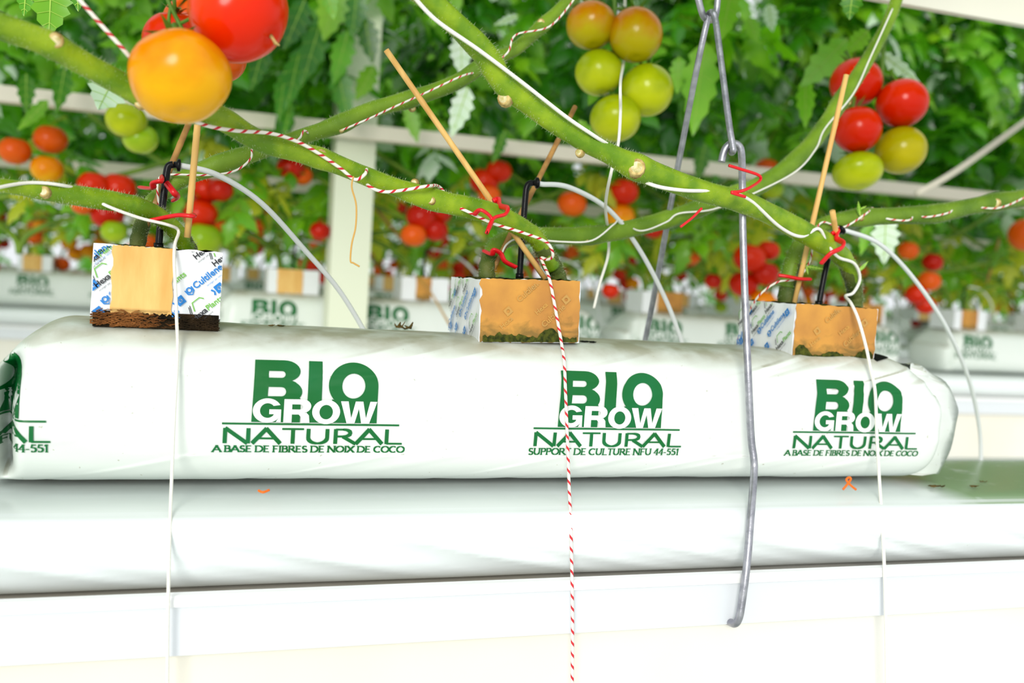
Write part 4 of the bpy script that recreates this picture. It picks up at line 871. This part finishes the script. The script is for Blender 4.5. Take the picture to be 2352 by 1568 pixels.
# ------------------------------------------------------------------ leaves
EDGE = [(0, 0), (.06, .13), (.16, .29), (.23, .22), (.34, .38), (.43, .27), (.54, .34), (.62, .22), (.74, .22), (.82, .12), (.92, .07), (1, 0)]
EDGE_LO = [(0, 0), (.14, .28), (.24, .2), (.38, .38), (.5, .26), (.64, .27), (.8, .13), (1, 0)]
def leaflet(L, W, droop, fold, lo=False, twist=0):
    """points along +x, midrib at y=0"""
    E = EDGE_LO if lo else EDGE; vs = []
    for t, w in E:
        z = -droop * t * t * L; vs += [Vector((t * L, w * W, z - fold * w * W)), Vector((t * L, 0, z + .02 * L)), Vector((t * L, -w * W * .95, z - fold * w * W + twist * w))]
    fs = []
    for i in range(len(E) - 1):
        a = 3 * i; fs += [(a, a + 3, a + 4, a + 1), (a + 1, a + 4, a + 5, a + 2)]
    return vs, fs
def compound(rnd, L):
    V = []; Fc = []
    def put(vf, Mx):
        o = len(V); V.extend([Mx @ v for v in vf[0]]); Fc.extend([tuple(a + o for a in f) for f in vf[1]])
    dr = rnd.uniform(.5, 1.3)
    for i, t in enumerate((.30, .48, .66, .84)):
        for sd_ in (-1, 1):
            l = L * (.26 + .10 * sin(t * 3)) * rnd.uniform(.8, 1.15)
            Mx = Matrix.Translation((t * L, 0, -dr * t * t * L * .5)) @ Matrix.Rotation(sd_ * rnd.uniform(.8, 1.3), 4, 'Z') @ Matrix.Rotation(rnd.uniform(-.2, .6), 4, 'Y') @ Matrix.Rotation(rnd.uniform(-.7, .7), 4, 'X')
            put(leaflet(l, l * .9, rnd.uniform(.1, .6), rnd.uniform(-.1, .5), True), Mx)
    Mx = Matrix.Translation((.9 * L, 0, -dr * .81 * L * .5)) @ Matrix.Rotation(rnd.uniform(.2, .9), 4, 'Y')
    put(leaflet(L * .38, L * .32, .4, .3, True), Mx)
    n = 5; pts = [Vector((L * .9 * i / n, 0, -dr * (i / n) ** 2 * .81 * L * .5)) for i in range(n + 1)]
    m = MB(); m.tube(pts, [.0028 - .0003 * i for i in range(n + 1)], 4, cap=False); put((m.v, m.f), Matrix.Identity(4))
    return V, Fc
def canopy(seed, lean):
    """background plant: stem leaning along the row, then climbing; leaves on the climbing part"""
    rnd = random.Random(seed)
    sp = spline([(0, 0, 0), (.02 * lean, 0, .05), (.12 * lean, -.02, .10), (.40 * lean, -.05, .16), (.72 * lean, -.05, .27), (.98 * lean, 0, .46), (1.1 * lean, .02, .85), (1.14 * lean, .02, 1.7)], 6)
    m = MB(); m.tube([Vector(p) for p in sp], [.0085 - .00008 * i for i in range(len(sp))], 7)
    stem = mesh_of('stem', m.v, m.f, M['stemback'])
    V = []; Fc = []; mi = []
    for k in range(74):
        z = .40 + 1.25 * (k + rnd.random()) / 74 if k > 5 else rnd.uniform(.16, .40); x = lean * (.9 + .22 * min(1, z / .8)) + rnd.uniform(-.05, .05)
        a = rnd.uniform(0, 2 * pi) if rnd.random() < .5 else rnd.uniform(-2.6, -.5)
        lv, lf = compound(rnd, rnd.uniform(.17, .30) * (1 if k > 5 else .7))
        Mx = Matrix.Translation((x, rnd.uniform(-.07, .07), z)) @ Matrix.Rotation(a, 4, 'Z') @ Matrix.Rotation(rnd.uniform(-.1, .8), 4, 'Y') @ Matrix.Rotation(rnd.uniform(-.6, .6), 4, 'X')
        o = len(V); V += [Mx @ v for v in lv]; Fc += [tuple(q + o for q in f) for f in lf]
        mi += [rnd.choice((0, 0, 1, 1, 1, 2, 2, 3, 3, 3, 4, 4, 4, 5)) if k > 5 else rnd.choice((2, 4, 6))] * len(lf)
    fol = mesh_of('foliage', V, Fc, M['leaf0']); 
    for i in ('leaf1', 'leaf2', 'leaf3', 'leafbright', 'leafoverlit', 'leafyellow'): fol.materials.append(M[i])
    fol.polygons.foreach_set('material_index', mi)
    fol.polygons.foreach_set('use_smooth', [True] * len(Fc))
    return stem, fol, len(Fc)
CAN = {(lean, i): canopy(100 + i * 7 + (3 if lean > 0 else 0), lean) for lean in (-1, 1) for i in range(3)}
rnd = random.Random(11)
def back_plant(x, y, z, lean, i, s, label, group):
    g = thing('tomato_plant', label, 'plant', (x, y, z), group); g.rotation_euler = (0, 0, rnd.uniform(-.1, .1)); g.scale = (s, s, s * rnd.uniform(.95, 1.05))
    st, fo, _ = CAN[(lean, i)]
    for nm, me in (('stem', st), ('foliage', fo)):
        o = bpy.data.objects.new(nm, me); COL.objects.link(o); o.parent = g
    return g
# second row: blocks and the plants in them
BL2 = [(.286, 'blurred tan and white block behind, just left of the white post'), (.652, 'blurred white block with a tan patch, just right of the white post'), (1.02, 'hidden second-row block behind the middle front block'), (1.397, 'blurred orange-fronted block behind the slanting hanger leg'), (1.78, 'blurred block behind the straight hanger rod'), (2.15, 'blurred block behind the last front block'), (2.57, 'blurred tan-fronted block behind, right of the long hose'), (2.95, 'blurred block behind at the right picture edge')]
for k, (x, lb) in enumerate(BL2):
    w = .068; block(x - w, x + w, 2.755, .990, 1.056, ((.18, .68), (.3, .62), (.0, .9), (.35, 1.), (.1, .8), (.1, .9), (.22, .72), (.1, .8))[k], [], [], lb, 60 + k, wet=(k != 0), fine=False)
    for lean in (-1, 1):
        back_plant(x + .03 * lean, 2.82, 1.054, lean, (k + (lean > 0)) % 3, rnd.uniform(.92, 1.08), 'second-row tomato plant leaning %s, rooted in the %s' % ('left' if lean < 0 else 'right', lb.split(',')[0]), 'plants of the second row')
base_stake = None
for k, (x, lb) in enumerate(BL2):
    lab = 'blurred drip stake and pale hose in the ' + lb.split(',')[0].replace('blurred ', '').replace('hidden ', '')
    if base_stake is None:
        base_stake = thing('drip_stake', lab, 'drip stake', (x, 2.80, 1.05))
        m = MB(); m.tube([(x, 2.80, 1.05), (x + .004, 2.80, 1.12), (x + .006, 2.80, 1.135), (x + .02, 2.80, 1.138)], .0035, 8); m.build('shaft', M['black'], base_stake)
        m = MB(); m.tube([Vector(q) for q in spline([(x + .02, 2.80, 1.138), (x + .09, 2.81, 1.128), (x + .17, 2.84, 1.075), (x + .23, 2.90, .98), (x + .25, 2.95, .90)], 6)], .003, 8); m.build('drip_hose', M['tube'], base_stake)
    else:
        c = copy_tree(base_stake); c.location.x += x - BL2[0][0]; c['label'] = lab
stick((850, 462, 2.75), (935, 565, 2.78), .004, 'blurred slanting stick right of the white post, over the second row', 'bamboodark')
stick((2296, 545, 2.75), (2266, 652, 2.78), .004, 'blurred upright stick near the right edge, over the second row', 'bamboodark')
twine('blurred tan string curving down between the post and the middle block', [(955, 632, 2.74), (985, 665, 2.6), (1015, 715, 2.3), (1046, 775, 1.8), (1060, 860, 1.4), (1064, 950, 1.2), (1066, 1010, 1.19)], 'twinetan', r=3)
for k, x in enumerate((-.75, -.4, 3.3, 3.65, 4.0)):
    for lean in (-1, 1): back_plant(x, 2.84, 1.054, lean, (k + (lean > 0)) % 3, 1, 'leafy second-row plant outside the visible blocks', 'outer plants of the second row')
proto_block = None
for row, x0, n_ in ((2, -1.7, 20), (3, -2.2, 26)):
    for k in range(n_):
        x = x0 + k * .374; y = .985 + row * PITCH
        if proto_block is None:
            proto_block = block(x - .065, x + .065, y, .990, 1.056, (.15, .7), [], [], 'small blurred tan and white block on the third row', 90, fine=False, wet=False); proto_block['group'] = 'blocks of the third row'; base = Vector((x, y))
        else:
            c = copy_tree(proto_block); c.location.x += x - base.x; c.location.y += y - base.y
            if row == 3: c['label'] = 'tiny blurred block on the farthest row'; c['group'] = 'blocks of the farthest row'
        for lean in (-1, 1):
            back_plant(x + .03 * lean, y + .07, 1.054, lean, (k + (lean > 0) + row) % 3, rnd.uniform(.92, 1.1), ('leafy tomato plant of the third row' if row == 2 else 'leafy tomato plant of the farthest row'), ('plants of the third row' if row == 2 else 'plants of the farthest row'))
# what closes the view behind the last row: nobody could count it
far = None
V = []; Fc = []; rr = random.Random(3)
for row in (4, 5.2):
    for k in range(260):
        lv, lf = compound(rr, rr.uniform(.3, .5)); Mx = Matrix.Translation((rr.uniform(-3.5, 12), 1.05 + row * PITCH + rr.uniform(-.3, .3), rr.uniform(1.0, 3.3))) @ Matrix.Rotation(rr.uniform(-2.6, -.5), 4, 'Z') @ Matrix.Rotation(rr.uniform(.1, 1), 4, 'Y')
        o = len(V); V += [Mx @ v for v in lv]; Fc += [tuple(q + o for q in f) for f in lf]
me = mesh_of('distant_foliage', V, Fc, M['leaf0']); o = bpy.data.objects.new('distant_foliage', me); COL.objects.link(o); tag(o, 'dense blurred tomato foliage closing the view behind the last row', 'foliage', None, 'stuff')

# leaves of the front row's own plants, above the frame: they shade the bag from the roof light
for k, (pl, x, y) in enumerate(((PL3, -1.2, 1.0), (PL3, -.8, 1.25), (PL1, -.45, .95), (PL1, -.1, 1.2), (PL6, .2, 1.3), (PL2, .45, 1.0), (PL2, .75, 1.3), (PL6, 1.0, 1.05), (PL5, 1.3, 1.25), (PL5, 1.6, 1.0), (PL4, 1.9, 1.2), (PL4, 2.2, 1.0))):
    o = bpy.data.objects.new('foliage', CAN[(1, k % 3)][1]); COL.objects.link(o); o.parent = pl; o.location = Vector((x - 1.05, y, 1.66)) - wloc(pl); o.scale = (1, 1, .32)
# single leaves hanging near enough to read, parts of the plants they hang from
def near_leaf(g, base, tip, Y, width, mt, droop=.15, fold=.25, Y2=None, vein=True):
    p, q = P(*base, Y), P(*tip, Y2 or Y); d = q - p; L = d.length; d.normalize()
    n = (CAM - p).normalized(); n = (n - d * n.dot(d)).normalized(); s = n.cross(d)
    vs, fs = leaflet(L, L * width, -droop, -fold, False, 0)
    m = MB(); W3 = [p + d * v.x + s * v.y + n * v.z for v in vs]; m.add(W3, fs)
    m.cur = 1; m.tube([W3[3 * i + 1] + n * .0006 for i in range(len(EDGE))], [.0011 - .00007 * i for i in range(len(EDGE))], 5)
    for i in (3, 5, 7, 9):
        for k in (0, 2): m.tube([W3[3 * i - 2] + n * .0005, (W3[3 * i - 2] + W3[3 * i + 1 + (k - 1)]) / 2 + n * .0008, W3[3 * i + 1 + (k - 1)] + n * .0003], .00035, 4, cap=False)
    m.build('leaf', [M[mt], M['vein']], g)
near_leaf(PL3, (118, -45), (112, 90), 1.02, .95, 'leaf2')
near_leaf(PL3, (60, -30), (55, 40), 1.05, .8, 'leaf0')
near_leaf(PL3, (175, -50), (180, 30), 1.10, .8, 'leaf0')
near_leaf(PL6, (262, 178), (212, 278), 1.5, .62, 'leafoverlit', Y2=1.4)
near_leaf(PL6, (745, -40), (770, 50), 1.7, .7, 'leafbright')
near_leaf(PL5, (1620, 95), (1590, 320), 1.75, .55, 'leafbright')
near_leaf(PL5, (1560, 130), (1555, 220), 1.8, .7, 'leafbright')
near_leaf(PL5, (1680, -20), (1655, 100), 1.6, .7, 'leafbright')
near_leaf(PL5, (1945, 90), (1815, 225), 1.75, .5, 'leafbright', .3)
near_leaf(PL5, (1850, 180), (1850, 300), 1.76, .55, 'leafbright', .3)
near_leaf(PL5, (1960, -30), (1950, 50), 1.25, 1.0, 'leaf1')
near_leaf(PL5, (1765, 10), (1775, 75), 1.9, .8, 'leafoverlit')
near_leaf(PL5, (1720, 40), (1740, 100), 1.9, .9, 'leafbright')
near_leaf(PL5, (2020, 120), (2110, 190), 1.55, .4, 'leafoverlit')
near_leaf(PL5, (1995, 70), (1935, 130), 1.5, .7, 'leafbright')
near_leaf(PL4, (2035, 500), (2030, 608), 1.5, .85, 'leafoverlit', .05, .1)
near_leaf(PL4, (2000, 505), (1975, 590), 1.55, .5, 'leafbright')
for pl_, b_, t_, Y_ in ((PL4, (1850, 606), (1861, 574), 1.03), (PL4, (1853, 612), (1886, 617), 1.03), (PL4, (1850, 610), (1838, 604), 1.03), (PL4, (1852, 612), (1856, 630), 1.03), (PL2, (1968, 632), (1978, 612), 1.015), (PL2, (1974, 622), (1992, 602), 1.015), (PL4, (1975, 494), (1971, 462), 1.05), (PL4, (1976, 480), (1988, 474), 1.05)):
    near_leaf(pl_, b_, t_, Y_, .45, 'leaf2')
near_leaf(PL2, (1060, 75), (1060, 180), 1.9, .8, 'leafoverlit')
near_leaf(PL2, (1075, 200), (1035, 320), 1.9, .6, 'leafoverlit')
near_leaf(PL2, (1330, 275), (1375, 345), 1.7, .5, 'leafbright')
near_leaf(PL2, (1190, 35), (1130, 60), 1.9, .4, 'leafoverlit')
near_leaf(PL2, (1370, 205), (1350, 245), 1.6, .8, 'leafbright')

for b_, t_, w_, mt in (((740, 40), (690, 205), .55, 'leaf1'), ((800, 70), (765, 200), .6, 'leaf0'), ((770, 140), (806, 300), .5, 'leaf1'), ((690, 110), (655, 260), .5, 'leaf1'), ((838, 40), (856, 150), .7, 'leaf3'), ((775, -30), (742, 100), .8, 'leaf2'), ((655, 160), (640, 285), .5, 'leaf1'), ((610, 90), (575, 215), .55, 'leaf3'), ((860, 150), (815, 235), .7, 'leaf2'), ((820, -20), (808, 90), .8, 'leaf1'), ((700, 0), (650, 120), .7, 'leaf3'), ((60, 170), (60, 260), .7, 'leaf1'), ((150, 150), (130, 260), .6, 'leaf3'), ((110, 230), (40, 300), .5, 'leaf2'), ((935, 240), (960, 330), .6, 'leafbright'), ((1160, 300), (1130, 380), .5, 'leaf1'), ((1620, 330), (1600, 420), .6, 'leaf3'), ((670, 230), (650, 320), .4, 'leaf1')):
    near_leaf(PL6, b_, t_, 2.45, w_, mt)
# ------------------------------------------------------------------ post, rails, beam
m = MB(); m.box((.362, 2.605, 0), (.464, 2.70, 3.2)); tag(m.build('support_post', M['post'], None, False), 'white square post standing between the front and the second row', 'post')
m = MB(); m.box((-4, 2.555, 1.398), (8, 2.60, 1.434)); tag(m.build('support_rail', M['rail'], None, False), 'pale horizontal rail fixed to the white post under the leaves', 'rail')
m = MB(); m.box((-5, 3.48, 1.325), (10, 3.52, 1.365)); tag(m.build('support_rail', M['rail'], None, False), 'lower pale rail glimpsed behind the left stems', 'rail')
m = MB(); m.box((.75, 1.32, P(2352, 57, 1.32).z), (3.5, 1.335, P(2352, 57, 1.32).z + .32)); tag(m.build('overhead_rail', M['rail2'], None, False), 'bright white rail crossing the top right corner', 'rail')
pp, _ = path([(2105, 445, 1.9), (2200, 390, 1.9), (2360, 275, 1.9), (2700, 30, 1.9)]); m = MB(); m.tube(pp, .0075, 8); tag(m.build('support_wire', M['rail']), 'grey slanting rod in the leaves at the right edge', 'rod')
